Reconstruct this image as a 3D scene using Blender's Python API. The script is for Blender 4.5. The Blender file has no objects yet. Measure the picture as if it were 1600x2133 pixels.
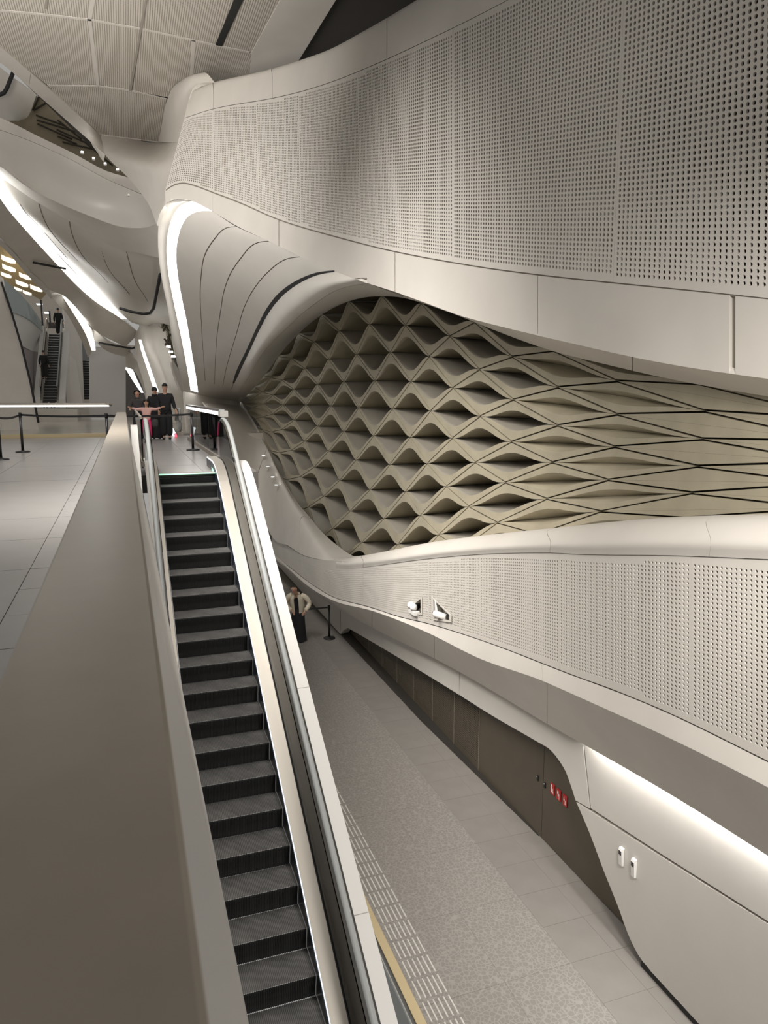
import bpy, math, random
import numpy as np
random.seed(3)
C = bpy.context.scene.collection
SC = bpy.context.scene

# ------------------------------------------------------------------ camera
FOC, PITCH, YAW, EZ = 1525.0, 0.1569, 0.3377, 1.40
cyw, syw = math.cos(YAW), math.sin(YAW)
FW = np.array([syw*math.cos(PITCH), cyw*math.cos(PITCH), -math.sin(PITCH)])
RT = np.array([cyw, -syw, 0.0]); UP = np.cross(RT, FW)
EYE = np.array([0, 0, EZ])
cam_d = bpy.data.cameras.new('camera'); cam = bpy.data.objects.new('camera', cam_d); C.objects.link(cam)
cam_d.sensor_fit = 'VERTICAL'; cam_d.sensor_height = 24.0; cam_d.lens = FOC/2133*24.0
cam_d.dof.use_dof = True; cam_d.dof.focus_distance = 15.0; cam_d.dof.aperture_fstop = 4.6
cam_d.clip_start = 0.05; cam_d.clip_end = 400
cam.location = EYE; cam.rotation_euler = (math.pi/2-PITCH, 0, -YAW)
SC.camera = cam

# ------------------------------------------------------------------ light
SC.view_settings.view_transform = 'Standard'; SC.view_settings.look = 'None'
SC.view_settings.gamma = 1.0; SC.view_settings.use_curve_mapping = False
SC.view_settings.exposure = 0.0
W = bpy.data.worlds.new('world'); SC.world = W; W.use_nodes = True
W.node_tree.nodes['Background'].inputs[0].default_value = (1.0, 0.966, 0.915, 1)
W.node_tree.nodes['Background'].inputs[1].default_value = 0.36
def area(name, loc, target, sx, sy, power, col=(1, .965, .92), spread=180):
    d = bpy.data.lights.new(name, 'AREA'); d.shape = 'RECTANGLE'; d.size = sx; d.size_y = sy
    d.energy = power; d.color = col; d.spread = math.radians(spread)
    o = bpy.data.objects.new(name, d); C.objects.link(o); o.location = loc
    v = np.array(target, float)-np.array(loc, float)
    from mathutils import Vector
    o.rotation_euler = Vector(v).to_track_quat('-Z', 'Y').to_euler()
    return o
area('hall_fill', (1.2, 10.5, 9.7), (1.6, 9.0, -5), 1.6, 7, 120, spread=75)  # added unseen lamp overhead, brightens escalator decks and steps
area('gallery_fill', (-5.5, 9.0, 6.0), (0.0, 24.0, 3), 2, 6, 25)  # weak fill added out of view for the left part of the hall
area('ceiling_fill', (-4.5, 11.0, 5.0), (-1.0, 19.0, 10.0), 2, 6, 420, spread=95)  # added out of view to brighten the ceiling at the upper left
area('landing_fill', (-1.0, 13.5, 9.2), (.2, 20, 0), 2, 4, 330, spread=100)  # added above the view to brighten the landing
area('facade_fill', (-2.2, 9.0, 7.2), (4.9, 12.6, -2.9), 1, 6.5, 290, spread=60)  # added out of view to lift the lower gallery band and gold lattice
area('void_fill', (3.0, 1.2, 2.6), (4.9, 6.5, -2.4), 1.2, 1.2, 190, spread=105)  # added beyond the right edge of view, brightens lower band, base wall and floor

# ------------------------------------------------------------------ geometry helpers
def ray(x, y): return FW + RT*((x-800)/FOC) - UP*((y-1066.5)/FOC)
def oX(x, y, c): d = ray(x, y); return EYE + d*(c/d[0])
def oY(x, y, c): d = ray(x, y); return EYE + d*(c/d[1])
def oZ(x, y, c): d = ray(x, y); return EYE + d*((c-EZ)/d[2])
def spline(P, n=None, t=None, chord=True):
    """smooth curve through points; sampled at n even steps or at parameters t (0..1)"""
    P = np.array(P, float)
    if chord:
        s = np.r_[0, np.cumsum(np.linalg.norm(np.diff(P, axis=0), axis=1)+1e-9)]; s /= s[-1]
    else: s = np.linspace(0, 1, len(P))
    m = np.zeros_like(P)
    d = np.diff(P, axis=0)/np.diff(s)[:, None]
    if len(P) > 2:
        h = np.diff(s)[:, None]
        m[1:-1] = (d[:-1]*h[1:]+d[1:]*h[:-1])/(h[:-1]+h[1:])
        m[0] = 1.5*d[0]-.5*m[1]; m[-1] = 1.5*d[-1]-.5*m[-2]
    else: m[:] = d[0]
    if t is None: t = np.linspace(0, 1, n)
    t = np.clip(np.asarray(t, float), 0, 1)
    k = np.clip(np.searchsorted(s, t, side='right')-1, 0, len(P)-2)
    h = (s[k+1]-s[k])[:, None]; x = ((t-s[k]))[:, None]/h
    return ((2*x**3-3*x**2+1)*P[k]+(x**3-2*x**2+x)*h*m[k]+(-2*x**3+3*x**2)*P[k+1]+(x**3-x**2)*h*m[k+1])
def cint(xs, ys, x):
    """monotone cubic interpolation of ys over xs, linear beyond the ends"""
    xs = np.array(xs, float); ys = np.array(ys, float); x = np.asarray(x, float)
    d = np.diff(ys)/np.diff(xs); m = np.r_[d[0], (d[1:]+d[:-1])/2, d[-1]]
    m[1:-1] = np.where(d[1:]*d[:-1] <= 0, 0, m[1:-1])
    k = np.clip(np.searchsorted(xs, x, side='right')-1, 0, len(xs)-2)
    h = xs[k+1]-xs[k]; t = (x-xs[k])/h; tc = np.clip(t, 0, 1)
    v = (2*tc**3-3*tc**2+1)*ys[k]+(tc**3-2*tc**2+tc)*h*m[k]+(-2*tc**3+3*tc**2)*ys[k+1]+(tc**3-tc**2)*h*m[k+1]
    return v + np.where(t < 0, t*h*m[0], 0) + np.where(t > 1, (t-1)*h*m[-1], 0)

def link(name, me, mat=None, parent=None):
    o = bpy.data.objects.new(name, me); C.objects.link(o)
    if mat is not None and not me.materials: me.materials.append(mat)
    if parent is not None: o.parent = parent
    return o
def mesh(name, V, F, mat=None, parent=None, smooth=False):
    me = bpy.data.meshes.new(name)
    me.from_pydata([tuple(map(float, v)) for v in V], [], [tuple(int(i) for i in f) for f in F])
    if smooth: me.polygons.foreach_set('use_smooth', [True]*len(me.polygons))
    return link(name, me, mat, parent)
def tag(o, label=None, cat=None, group=None, kind=None):
    if label: o['label'] = label
    if cat: o['category'] = cat
    if group: o['group'] = group
    if kind: o['kind'] = kind
    return o
def struct(o, label): return tag(o, label, 'structure', kind='structure')
def empty(name, loc, label=None, cat=None, group=None, rz=0):
    o = bpy.data.objects.new(name, None); C.objects.link(o); o.location = loc; o.rotation_euler.z = rz
    return tag(o, label, cat, group)
def copy_tree(o, parent=None):
    c = o.copy(); C.objects.link(c)
    if parent is not None: c.parent = parent
    for ch in o.children: copy_tree(ch, c)
    return c

class MB:
    """collects boxes, tubes, prisms into one mesh"""
    def __init__(s): s.V = []; s.F = []; s.S = []
    def add(s, V, F, smooth=False):
        b = len(s.V); s.V += [tuple(map(float, v)) for v in V]
        s.F += [tuple(int(i)+b for i in f) for f in F]; s.S += [smooth]*len(F); return s
    def box(s, x0, x1, y0, y1, z0, z1):
        V = [(x, y, z) for z in (z0, z1) for y in (y0, y1) for x in (x0, x1)]
        return s.add(V, [(0, 2, 3, 1), (4, 5, 7, 6), (0, 1, 5, 4), (2, 6, 7, 3), (0, 4, 6, 2), (1, 3, 7, 5)])
    def tube(s, path, r, n=8, cap=True, ry=None, upv=(0, 0, 1)):
        P = np.array(path, float); R = np.broadcast_to(np.array(r, float), (len(P),))
        RY = R if ry is None else np.broadcast_to(np.array(ry, float), (len(P),))
        T = np.gradient(P, axis=0); V = []
        for p, t, a, b in zip(P, T, R, RY):
            t = t/(np.linalg.norm(t)+1e-12); u = np.cross(t, upv)
            if np.linalg.norm(u) < 1e-3: u = np.cross(t, (0, 1, 0))
            u /= np.linalg.norm(u); w = np.cross(u, t)
            for k in range(n):
                q = 2*math.pi*k/n; V.append(p+u*a*math.cos(q)+w*b*math.sin(q))
        F = [(i*n+k, i*n+(k+1) % n, (i+1)*n+(k+1) % n, (i+1)*n+k) for i in range(len(P)-1) for k in range(n)]
        s.add(V, F, True)
        if cap:
            b = len(s.V)-len(V); e = b+(len(P)-1)*n
            s.F += [tuple(b+k for k in range(n))[::-1], tuple(e+k for k in range(n))]; s.S += [False]*2
        return s
    def lathe(s, prof, n=20, c=(0, 0, 0)):
        V = [(c[0]+r*math.cos(2*math.pi*k/n), c[1]+r*math.sin(2*math.pi*k/n), c[2]+z) for r, z in prof for k in range(n)]
        F = [(i*n+k, i*n+(k+1) % n, (i+1)*n+(k+1) % n, (i+1)*n+k) for i in range(len(prof)-1) for k in range(n)]
        s.add(V, F, True); b = len(s.V)-len(V)
        s.F += [tuple(b+k for k in range(n))[::-1], tuple(b+(len(prof)-1)*n+k for k in range(n))]; s.S += [False]*2
        return s
    def prism(s, poly, d):
        """polygon (3D points) extruded by vector d"""
        n = len(poly); P = [np.array(p, float) for p in poly]; d = np.array(d, float)
        return s.add(P+[p+d for p in P], [tuple(range(n)), tuple(range(2*n-1, n-1, -1))] +
                     [(i, i+n, (i+1) % n+n, (i+1) % n) for i in range(n)])
    def build(s, name, mat, parent=None):
        me = bpy.data.meshes.new(name); me.from_pydata(s.V, [], s.F)
        me.polygons.foreach_set('use_smooth', s.S)
        import bmesh
        bm = bmesh.new(); bm.from_mesh(me); bmesh.ops.recalc_face_normals(bm, faces=bm.faces); bm.to_mesh(me); bm.free()
        return link(name, me, mat, parent)

class Surf:
    """smooth surface lofted through curves (each a list of 3D points); S(u, v), u along, v across"""
    def __init__(s, curves, chord=True, n=81):
        s.G = np.array([spline(c, n, chord=chord) for c in curves]); s.n = n
    def __call__(s, u, v):
        u = np.clip(np.asarray(u, float), 0, 1); v = np.clip(np.asarray(v, float), 0, 1)
        u, v = np.broadcast_arrays(u, v); sh = u.shape; u = u.ravel(); v = v.ravel()
        x = u*(s.n-1); k = np.clip(x.astype(int), 0, s.n-2); f = (x-k)[:, None]
        A = s.G[:, k]*(1-f)+s.G[:, k+1]*f            # curves x pts x 3
        m = len(s.G)
        if m == 2:
            w = v[:, None]; out = A[0]*(1-w)+A[1]*w
        else:
            y = v*(m-1); j = np.clip(y.astype(int), 0, m-2); g = (y-j)[:, None]; r = np.arange(len(v))
            p1 = A[j, r]; p2 = A[j+1, r]
            p0 = np.where((j > 0)[:, None], A[np.maximum(j-1, 0), r], 2*p1-p2)
            p3 = np.where((j < m-2)[:, None], A[np.minimum(j+2, m-1), r], 2*p2-p1)
            out = .5*(2*p1+(p2-p0)*g+(2*p0-5*p1+4*p2-p3)*g*g+(3*p1-p0-3*p2+p3)*g**3)
        return out.reshape(sh+(3,))
    def normal(s, u, v, flip=None):
        e = 2e-3
        a = s(np.minimum(np.asarray(u)+e, 1), v)-s(np.maximum(np.asarray(u)-e, 0), v)
        b = s(u, np.minimum(np.asarray(v)+e, 1))-s(u, np.maximum(np.asarray(v)-e, 0))
        n = np.cross(a, b); l = np.linalg.norm(n, axis=-1, keepdims=True)
        return n/np.maximum(l, 1e-12)

def slab(S, name, mat, parent=None, u=(0, 1), v=(0, 1), nu=24, nv=8, thick=.05, off=0., face=None):
    """a thick panel cut out of a lofted surface; its back lies away from the eye (or from point face)"""
    U, Vv = np.meshgrid(np.linspace(u[0], u[1], nu+1), np.linspace(v[0], v[1], nv+1), indexing='ij')
    P = S(U, Vv); N = S.normal(U, Vv)
    f = EYE if face is None else np.array(face, float)
    sg = np.sign(((f-P)*N).sum(-1).mean()) or 1
    N = N*sg
    A = (P+N*off).reshape(-1, 3); B = (P+N*(off-thick)).reshape(-1, 3)
    n, m = nu+1, nv+1; q = lambda i, j: i*m+j
    F = []; o = n*m
    for i in range(nu):
        for j in range(nv):
            a = (q(i, j), q(i+1, j), q(i+1, j+1), q(i, j+1))
            F.append(a if sg > 0 else a[::-1]); b = tuple(x+o for x in a); F.append(b[::-1] if sg > 0 else b)
    rim = [q(i, 0) for i in range(n)]+[q(nu, j) for j in range(1, m)]+[q(i, nv) for i in range(nu-1, -1, -1)]+[q(0, j) for j in range(nv-1, 0, -1)]
    k = len(rim); V = list(A)+list(B)+[A[r] for r in rim]+[B[r] for r in rim]; b0 = 2*o
    sm = [True]*len(F)
    for i in range(k):
        a = (b0+i, b0+k+i, b0+k+(i+1) % k, b0+(i+1) % k); F.append(a if sg > 0 else a[::-1]); sm.append(False)
    me = bpy.data.meshes.new(name); me.from_pydata([tuple(map(float, p)) for p in V], [], F)
    me.polygons.foreach_set('use_smooth', sm)
    return link(name, me, mat, parent)

# ------------------------------------------------------------------ materials
def material(name, col, rough=.6, metal=0., noise=0., nscale=3., bump=0., bscale=60., spec=.5):
    m = bpy.data.materials.new(name); m.use_nodes = True; nt = m.node_tree; b = nt.nodes['Principled BSDF']
    b.inputs['Base Color'].default_value = (*col, 1); b.inputs['Roughness'].default_value = rough
    b.inputs['Metallic'].default_value = metal; b.inputs['Specular IOR Level'].default_value = spec
    tc = nt.nodes.new('ShaderNodeTexCoord')
    if noise:
        t = nt.nodes.new('ShaderNodeTexNoise'); t.inputs['Scale'].default_value = nscale; t.inputs['Detail'].default_value = 5
        nt.links.new(tc.outputs['Object'], t.inputs['Vector'])
        r = nt.nodes.new('ShaderNodeValToRGB'); e = r.color_ramp.elements
        e[0].position = .3; e[1].position = .7
        e[0].color = (*[c*(1-noise) for c in col], 1); e[1].color = (*[min(1, c*(1+noise)) for c in col], 1)
        nt.links.new(t.outputs['Fac'], r.inputs['Fac']); nt.links.new(r.outputs['Color'], b.inputs['Base Color'])
    if bump:
        t = nt.nodes.new('ShaderNodeTexNoise'); t.inputs['Scale'].default_value = bscale
        nt.links.new(tc.outputs['Object'], t.inputs['Vector'])
        k = nt.nodes.new('ShaderNodeBump'); k.inputs['Strength'].default_value = bump; k.inputs['Distance'].default_value = .01
        nt.links.new(t.outputs['Fac'], k.inputs['Height']); nt.links.new(k.outputs['Normal'], b.inputs['Normal'])
    return m
def emitter(name, col, s):
    m = bpy.data.materials.new(name); m.use_nodes = True; b = m.node_tree.nodes['Principled BSDF']
    b.inputs['Base Color'].default_value = (.8, .8, .8, 1)
    b.inputs['Emission Color'].default_value = (*col, 1); b.inputs['Emission Strength'].default_value = s
    return m
def glass(name, tint=(.93, .96, .95), refl=1.45, body=0., bcol=(.6, .65, .65)):
    m = bpy.data.materials.new(name); m.use_nodes = True; nt = m.node_tree; nt.nodes.clear()
    o = nt.nodes.new('ShaderNodeOutputMaterial'); mx = nt.nodes.new('ShaderNodeMixShader'); fr = nt.nodes.new('ShaderNodeFresnel')
    t = nt.nodes.new('ShaderNodeBsdfTransparent'); g = nt.nodes.new('ShaderNodeBsdfGlossy')
    fr.inputs['IOR'].default_value = refl; t.inputs['Color'].default_value = (*tint, 1); g.inputs['Roughness'].default_value = .02
    nt.links.new(fr.outputs[0], mx.inputs[0]); nt.links.new(t.outputs[0], mx.inputs[1]); nt.links.new(g.outputs[0], mx.inputs[2])
    last = mx
    if body:
        d = nt.nodes.new('ShaderNodeBsdfDiffuse'); d.inputs['Color'].default_value = (*bcol, 1)
        m2 = nt.nodes.new('ShaderNodeMixShader'); m2.inputs[0].default_value = body
        nt.links.new(mx.outputs[0], m2.inputs[1]); nt.links.new(d.outputs[0], m2.inputs[2]); last = m2
    nt.links.new(last.outputs[0], o.inputs[0]); return m
WALL = material('pale_concrete', (.60, .562, .51), .5, noise=.04, nscale=1.2)
WALLG = material('satin_plaster', (.60, .568, .52), .38, noise=.04, nscale=.8)
JOINT = material('joint_dark', (.17, .15, .125), .8)
BLACK = material('black_slot', (.012, .012, .012), .6)
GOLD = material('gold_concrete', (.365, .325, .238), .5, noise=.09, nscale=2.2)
POCKU = material('pocket_gold_shaded', (.225, .192, .125), .6, noise=.06)  # darker copy of the gold: recess shade put into the colour
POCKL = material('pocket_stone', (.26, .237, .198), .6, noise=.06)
GOLDJ = material('gold_joint', (.035, .028, .018), .8)
GOLDR = material('gold_rail', (.52, .42, .25), .4)
BRONZE = material('bronze_panel', (.078, .064, .045), .42, noise=.06)
TILE = material('floor_stone', (.275, .262, .252), .30, noise=.05, nscale=2.5)
TILEJ = material('floor_joint', (.13, .12, .11), .6)
COPE = material('coping_stone', (.30, .26, .21), .30, noise=.04, nscale=9)
FASC = material('pale_fascia', (.60, .58, .55), .4)
STEEL = material('brushed_steel', (.40, .37, .325), .5, metal=.75)
STEELD = material('dark_steel', (.30, .31, .31), .3, metal=.9)
RUBBER = material('handrail_grey', (.30, .31, .305), .42)
SKIRT = material('skirt_black', (.025, .03, .04), .3)
TREAD = material('tread_aluminium', (.155, .15, .145), .42, metal=.3, noise=.25, nscale=5)
RISER = material('riser_black', (.012, .012, .012), .5)
POSTM = material('black_post', (.012, .012, .013), .4)
GLASS = glass('clear_glass', tint=(.985, .99, .99), refl=1.13)
GLASSP = glass('pale_glass', body=.45, bcol=(.55, .60, .60))
LAMP = emitter('strip_lamp', (1, .985, .95), 4.6)
LED = emitter('led_line', (.72, .84, 1.), 1.0)
GREEN = emitter('green_signal', (.1, 1., .45), 1.2)
SPOT = emitter('spot_lamp', (1, .97, .9), 12.)
AMBER = emitter('amber_panel', (1, .82, .55), 1.6)
COVE = emitter('cove_lamp', (1, .985, .96), 46.)
RED = material('red_sign', (.42, .02, .02), .5)
WHITE = material('white_plastic', (.75, .73, .70), .4)
SKIN = material('skin', (.42, .25, .17), .55)
HAIR = material('dark_hair', (.012, .009, .008), .6)
CLBLK = material('black_cloth', (.011, .011, .012), .9)
CLGREY = material('grey_cloth', (.045, .04, .04), .9)
CLPINK = material('pink_cloth', (.75, .03, .16), .8)
CLROSE = material('pale_pink_cloth', (.62, .36, .32), .85)
CLCREAM = material('cream_quilted', (.62, .56, .44), .7)
CLWHITE = material('white_cloth', (.65, .62, .58), .8)

# ================================================================== FLOORS
ZL = -5.6
# upper floor slab and its stone tiles
fl = struct(MB().box(-14, -.2, -3, 27.3, -.35, -.025).box(-.2, 2.35, 13.95, 29.5, -.35, -.025).build('floor', TILEJ), 'grey stone floor of the upper concourse')
def tiles(xs, ys, z, par, mat, gap=.006, th=.03, name='tile'):
    cache = {}
    for i in range(len(xs)-1):
        for j in range(len(ys)-1):
            w, d = xs[i+1]-xs[i]-gap, ys[j+1]-ys[j]-gap; k = (round(w, 3), round(d, 3))
            if k not in cache:
                o = MB().box(-w/2, w/2, -d/2, d/2, -th, 0).build(name, mat); cache[k] = o.data; o.parent = par
            else: o = link(name, cache[k], None, par)
            o.location = ((xs[i]+xs[i+1])/2, (ys[j]+ys[j+1])/2, z+random.uniform(-.0008, .0008))
ys = [.95+.693*k for k in range(24)]
tiles([-.80, -.2], [-.436+.693*k for k in range(2)]+ys+[17.58+.693*k for k in range(15)], 0, fl, TILE)
tiles([-5.0, -3.6, -2.2, -.80], [-1.822+1.386*k for k in range(22)], 0, fl, TILE)
tiles([.3, 1.34, 2.32], [14.0+1.5*k for k in range(10)], 0, fl, TILE)
# far concourse floor beyond the glass rail
FARF = material('far_floor', (.50, .46, .40), .2, noise=.04, nscale=.3)
f2 = struct(MB().box(-30, 9, 29.5, 75, -.4, -.06).box(-30, -.0, 27.55, 29.6, -.4, -.06).build('floor', FARF), 'pale polished floor beyond the glass rail')
# lower corridor floor
LOWJ = material('low_joint', (.33, .305, .275), .6)
LOWT = material('low_stone', (.235, .217, .197), .42, noise=.06, nscale=2.5)
f3 = struct(MB().box(2.74, 6.2, -2, 48, ZL-.3, ZL-.004).build('floor', LOWJ), 'lower corridor floor of patterned grey stone')
# lace pattern of the big slabs (flat print: pale hexagonal lines)
PAT = material('lace_stone', (.2, .18, .16), .40)
nt = PAT.node_tree; b = nt.nodes['Principled BSDF']; tc = nt.nodes.new('ShaderNodeTexCoord')
vo = nt.nodes.new('ShaderNodeTexVoronoi'); vo.feature = 'DISTANCE_TO_EDGE'; vo.inputs['Scale'].default_value = 17; vo.inputs['Randomness'].default_value = .75
ge = nt.nodes.new('ShaderNodeNewGeometry'); nt.links.new(ge.outputs['Position'], vo.inputs['Vector'])
rp = nt.nodes.new('ShaderNodeValToRGB'); rp.color_ramp.elements[0].position = .03; rp.color_ramp.elements[1].position = .10
rp.color_ramp.elements[0].color = (.31, .289, .264, 1); rp.color_ramp.elements[1].color = (.232, .215, .195, 1)
nt.links.new(vo.outputs['Distance'], rp.inputs['Fac']); nt.links.new(rp.outputs['Color'], b.inputs['Base Color'])
yl = [4.3+.656*k for k in range(34)]
tiles([5.53, 5.98], yl, ZL, f3, LOWT, gap=.004)
tiles([4.91, 5.53], yl, ZL, f3, LOWT, gap=.004)
tiles([2.86, 3.98, 4.91], [4.3+1.312*k for k in range(18)], ZL, f3, PAT, gap=.004)
# tactile strip: raised bars
tact = empty('tactile_strip', (3.09, 9, ZL), 'tactile paving strip of pale raised bars on the lower corridor floor', 'paving')
bar = None
for g in range(24):
    y = 5.17+.3335*g
    for k in range(6):
        x = 2.925+.0665*k
        if bar is None:
            m_ = MB(); m_.add([(sx*w, sy*(.143-e), z) for z, w, e in ((0, .011, 0), (.006, .007, .004)) for sy in (-1, 1) for sx in (-1, 1)],
                              [(4, 5, 7, 6), (0, 1, 5, 4), (2, 6, 7, 3), (0, 4, 6, 2), (1, 3, 7, 5)])
            bar = m_.build('tactile_bar', material('bar_pale', (.62, .60, .56), .35), tact); o = bar
        else: o = link('tactile_bar', bar.data, None, tact)
        o.location = (x-3.09, y-9, .001)
# gold kerb and pale glass fascia at the floor edge
gk = empty('kerb_rail', (2.79, 8, ZL), 'gold kerb with pale glass fascia along the lower floor edge beside the escalator', 'rail')
MB().box(-.05, .06, -10, 8, -.02, .035).build('kerb', GOLDR, gk)
MB().box(-.075, -.052, -10, 8, -.03, .02).build('kerb_trim', STEELD, gk)
for k in range(6):
    MB().box(-.10, -.085, -9.9+2.35*k+.18, -9.9+2.35*(k+1)+.17, -1.7, -.02).build('glass_panel', GLASSP, gk)
struct(MB().box(2.70, 2.74, -2, 16, -7.6, ZL-.02).build('trim_1', FASC), 'pale backing of the floor edge below the gold kerb')

# ================================================================== PARAPET (foreground)
par = struct(MB().prism([(-.19, -1, .90), (.005, -1, .90), (.27, -1, -.86), (-.19, -1, -.86)], (0, 23.2, 0)).build('wall_left', JOINT), 'stone parapet in the foreground between floor and escalator')
prof = [(-.213, .915), (-.213, .945), (-.205, .952), (.028, .952), (.035, .945), (.035, .925)]
MB().prism([(x, -1.2, z) for x, z in prof], (0, 23.6, 0)).build('coping', COPE, par)
ye = [-1.2, 2.6, 5.63, 8.2, 10.8, 13.4, 16.0, 18.6, 21.2, 22.4]
for a, c in zip(ye[:-1], ye[1:]):
    MB().prism([(.02, a+.004, .915), (.036, a+.004, .915), (.312, a+.004, -.86), (.29, a+.004, -.88)], (0, c-a-.008, 0)).build('fascia_panel', FASC, par)

# ================================================================== ESCALATOR (main)
SL = .589
def nose(y):                       # smooth nose line of the step band
    d = 13.75-y
    return -SL*(d if d > .6 else (0 if d < -.6 else (d+.6)**2/2.4))
esc = empty('escalator', (1.02, 13.6, 0), 'long black stepped escalator descending from the landing beside the parapet', 'escalator')
E0 = np.array([1.02, 13.6, 0])
# ribbed step: one shared mesh for treads and one for risers
def ribbed(path, n=56, w=.992, dep=.006):
    P = np.array(path, float); T = np.gradient(P, axis=0); N = np.stack([-T[:, 1], T[:, 0]], 1); N /= np.linalg.norm(N, axis=1)[:, None]
    V = []; F = []; xs = []
    for k in range(n):
        a = -w/2+w*k/n; s = w/n
        xs += [(a, 0), (a+.14*s, 1), (a+.5*s, 1), (a+.64*s, 0)]
    xs.append((w/2, 0)); m = len(xs)
    for p, q in zip(P, N):
        for x, r in xs:
            V.append((x, p[0]+q[0]*r*dep, p[1]+q[1]*r*dep))
    for i in range(len(P)-1):
        for j in range(m-1): F.append((i*m+j, i*m+j+1, (i+1)*m+j+1, (i+1)*m+j))
    return V, F
tr_me = rs_me = None
for k in range(-3, 26):
    y = 13.43-.392*k; z = -.18-.2307*k
    if k <= 0: z = {0: -.18, -1: -.06, -2: -.015, -3: -.008}[k]
    if tr_me is None:
        V, F = ribbed([(.40, -.002), (.01, -.002)]); o = mesh('step', V, F, TREAD, esc); tr_me = o.data
        V, F = ribbed([(.004, -.004), (0, -.02), (.012, -.08), (.03, -.14), (.04, -.26)]); r = mesh('riser', V, F, RISER, o); rs_me = r.data
    else:
        o = link('step', tr_me, None, esc); r = link('riser', rs_me, None, o)
    o.location = np.array([1.02, y, z])-E0
def along(x, dz, y0, y1, n=60, dx=0.):   # path parallel to the incline
    return [(x, y, nose(y)+dz) for y in np.linspace(y0, y1, n)]
def strip(name, x0, d0, x1, d1, mat, y0=3.0, y1=15.2, th=None, n=70, par=esc, extra=None):
    """flat strip following the incline between (x0, dz0) and (x1, dz1), with thickness th downwards"""
    V = []; F = []
    th = .02 if th is None else th
    for y in np.linspace(y0, y1, n):
        z = nose(y)
        V += [(x0, y, z+d0), (x1, y, z+d1), (x1, y, z+d1-th), (x0, y, z+d0-th)]
    for i in range(n-1):
        a = 4*i
        for q in range(4): F.append((a+q, a+(q+1) % 4, a+4+(q+1) % 4, a+4+q))
    F += [(0, 1, 2, 3)[::-1], tuple(4*(n-1)+q for q in range(4))]
    m = MB(); m.add([np.array(v)-E0 for v in V], F); return m.build(name, mat, par)
for s in (1, -1):
    X = lambda d: 1.02+s*d
    strip('skirt', X(.500), .16, X(.508), .16, SKIRT, th=.75)
    (strip('led_line', X(.505), .178, X(.514), .186, LED, th=.012) if s > 0 else None)
    a_, b_, c_, g_, h_ = (.68, .712, .83, .697, .757) if s > 0 else (.60, .62, .72, .61, .665)
    strip('inner_deck', X(.515), .185, X(a_), .20, STEEL)
    strip('deck_slot', X(a_), .19, X(b_), .19, BLACK)
    strip('outer_deck', X(b_), .20, X(c_), .19, FASC)
    # glass balustrade with rounded head
    V = []; F = []; yy = np.linspace(3.0, 14.9, 60)
    top = [.93 if y < 14.55 else .93-.5*(1-math.sqrt(max(0, 1-((y-14.55)/.4)**2))) for y in yy]
    m = MB()
    for sx in (g_-.005, g_+.005): V += [(X(sx), y, nose(y)+.19) for y in yy]+[(X(sx), y, nose(y)+t) for y, t in zip(yy, top)]
    n = len(yy)
    for b_ in (0, 2*n): F += [(b_+i, b_+i+1, b_+n+i+1, b_+n+i) for i in range(n-1)]
    F += [(n+i, n+i+1, 3*n+i+1, 3*n+i) for i in range(n-1)]
    m.add([np.array(v)-E0 for v in V], F).build('glass_panel', GLASS, esc)
    # handrail: up the incline, around the newel and back
    hp = [(X(h_), y, nose(y)+.97) for y in np.linspace(3.0, 14.35, 70)]
    a = np.linspace(math.pi/2, -math.pi/2, 16)
    hp += [(X(h_), 14.45+.40*math.cos(q), .56+.41*math.sin(q)) for q in a]
    hp += [(X(h_), 14.2, .155)]
    MB().tube([np.array(p)-E0 for p in hp], .036, n=10, ry=.026).build('handrail', RUBBER, esc)
    MB().tube([np.array(p)-E0-np.array([0, 0, .036]) for p in hp[:70]], .022, n=8, ry=.014).build('handrail_guide', STEEL, esc)
strip('signal_light', .0+1.02+.498, .06, 1.02+.4995, .06, GREEN, y0=14.0, y1=14.3, th=.05)
MB().box(-.5, .5, .17, .205, -.012, .004).build('comb_light', GREEN, esc)
MB().box(-.5, .5, .2, .36, -.02, .003).build('comb_plate', STEEL, esc)
# pale outer walls with sloping coping on both sides
def outer(name, x0, x1, mat, y0, y1, joints, label):
    w = None
    yy = list(np.linspace(y0, y1, 50)); zt = []
    for y in yy:
        t = nose(y)+.96
        if y > y1-1.6: t -= 1.1*(1-math.sqrt(max(0, 1-((y-(y1-1.6))/1.6)**2)))
        zt.append(t)
    def piece(a, c, nm, xx0, xx1, drop, m, parent):
        ys_ = np.linspace(a, c, 24); zz = np.interp(ys_, yy, zt)
        poly = [(xx0, y, z+drop) for y, z in zip(ys_, zz)]+[(xx0, y, z-1.6) for y, z in zip(ys_[::-1], zz[::-1])]
        return MB().prism(poly, (xx1-xx0, 0, 0)).build(nm, m, parent)
    w = struct(piece(y0, y1, name, x0+.02, x1-.02, -.03, JOINT, None), label)
    ed = [y0]+joints+[y1]
    for a, c in zip(ed[:-1], ed[1:]): piece(a+.004, c-.004, 'cladding_panel', x0, x1, 0, mat, w)
outer('wall_right', 1.835, 1.985, FASC, 2.6, 13.6, [6.1, 8.45, 10.95], 'pale sloping side wall of the escalator above the lower corridor')
outer('wall_left', .085, .20, FASC, 6.4, 15.2, [9.2, 12.2], 'pale sloping side wall between parapet and escalator')

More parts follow.
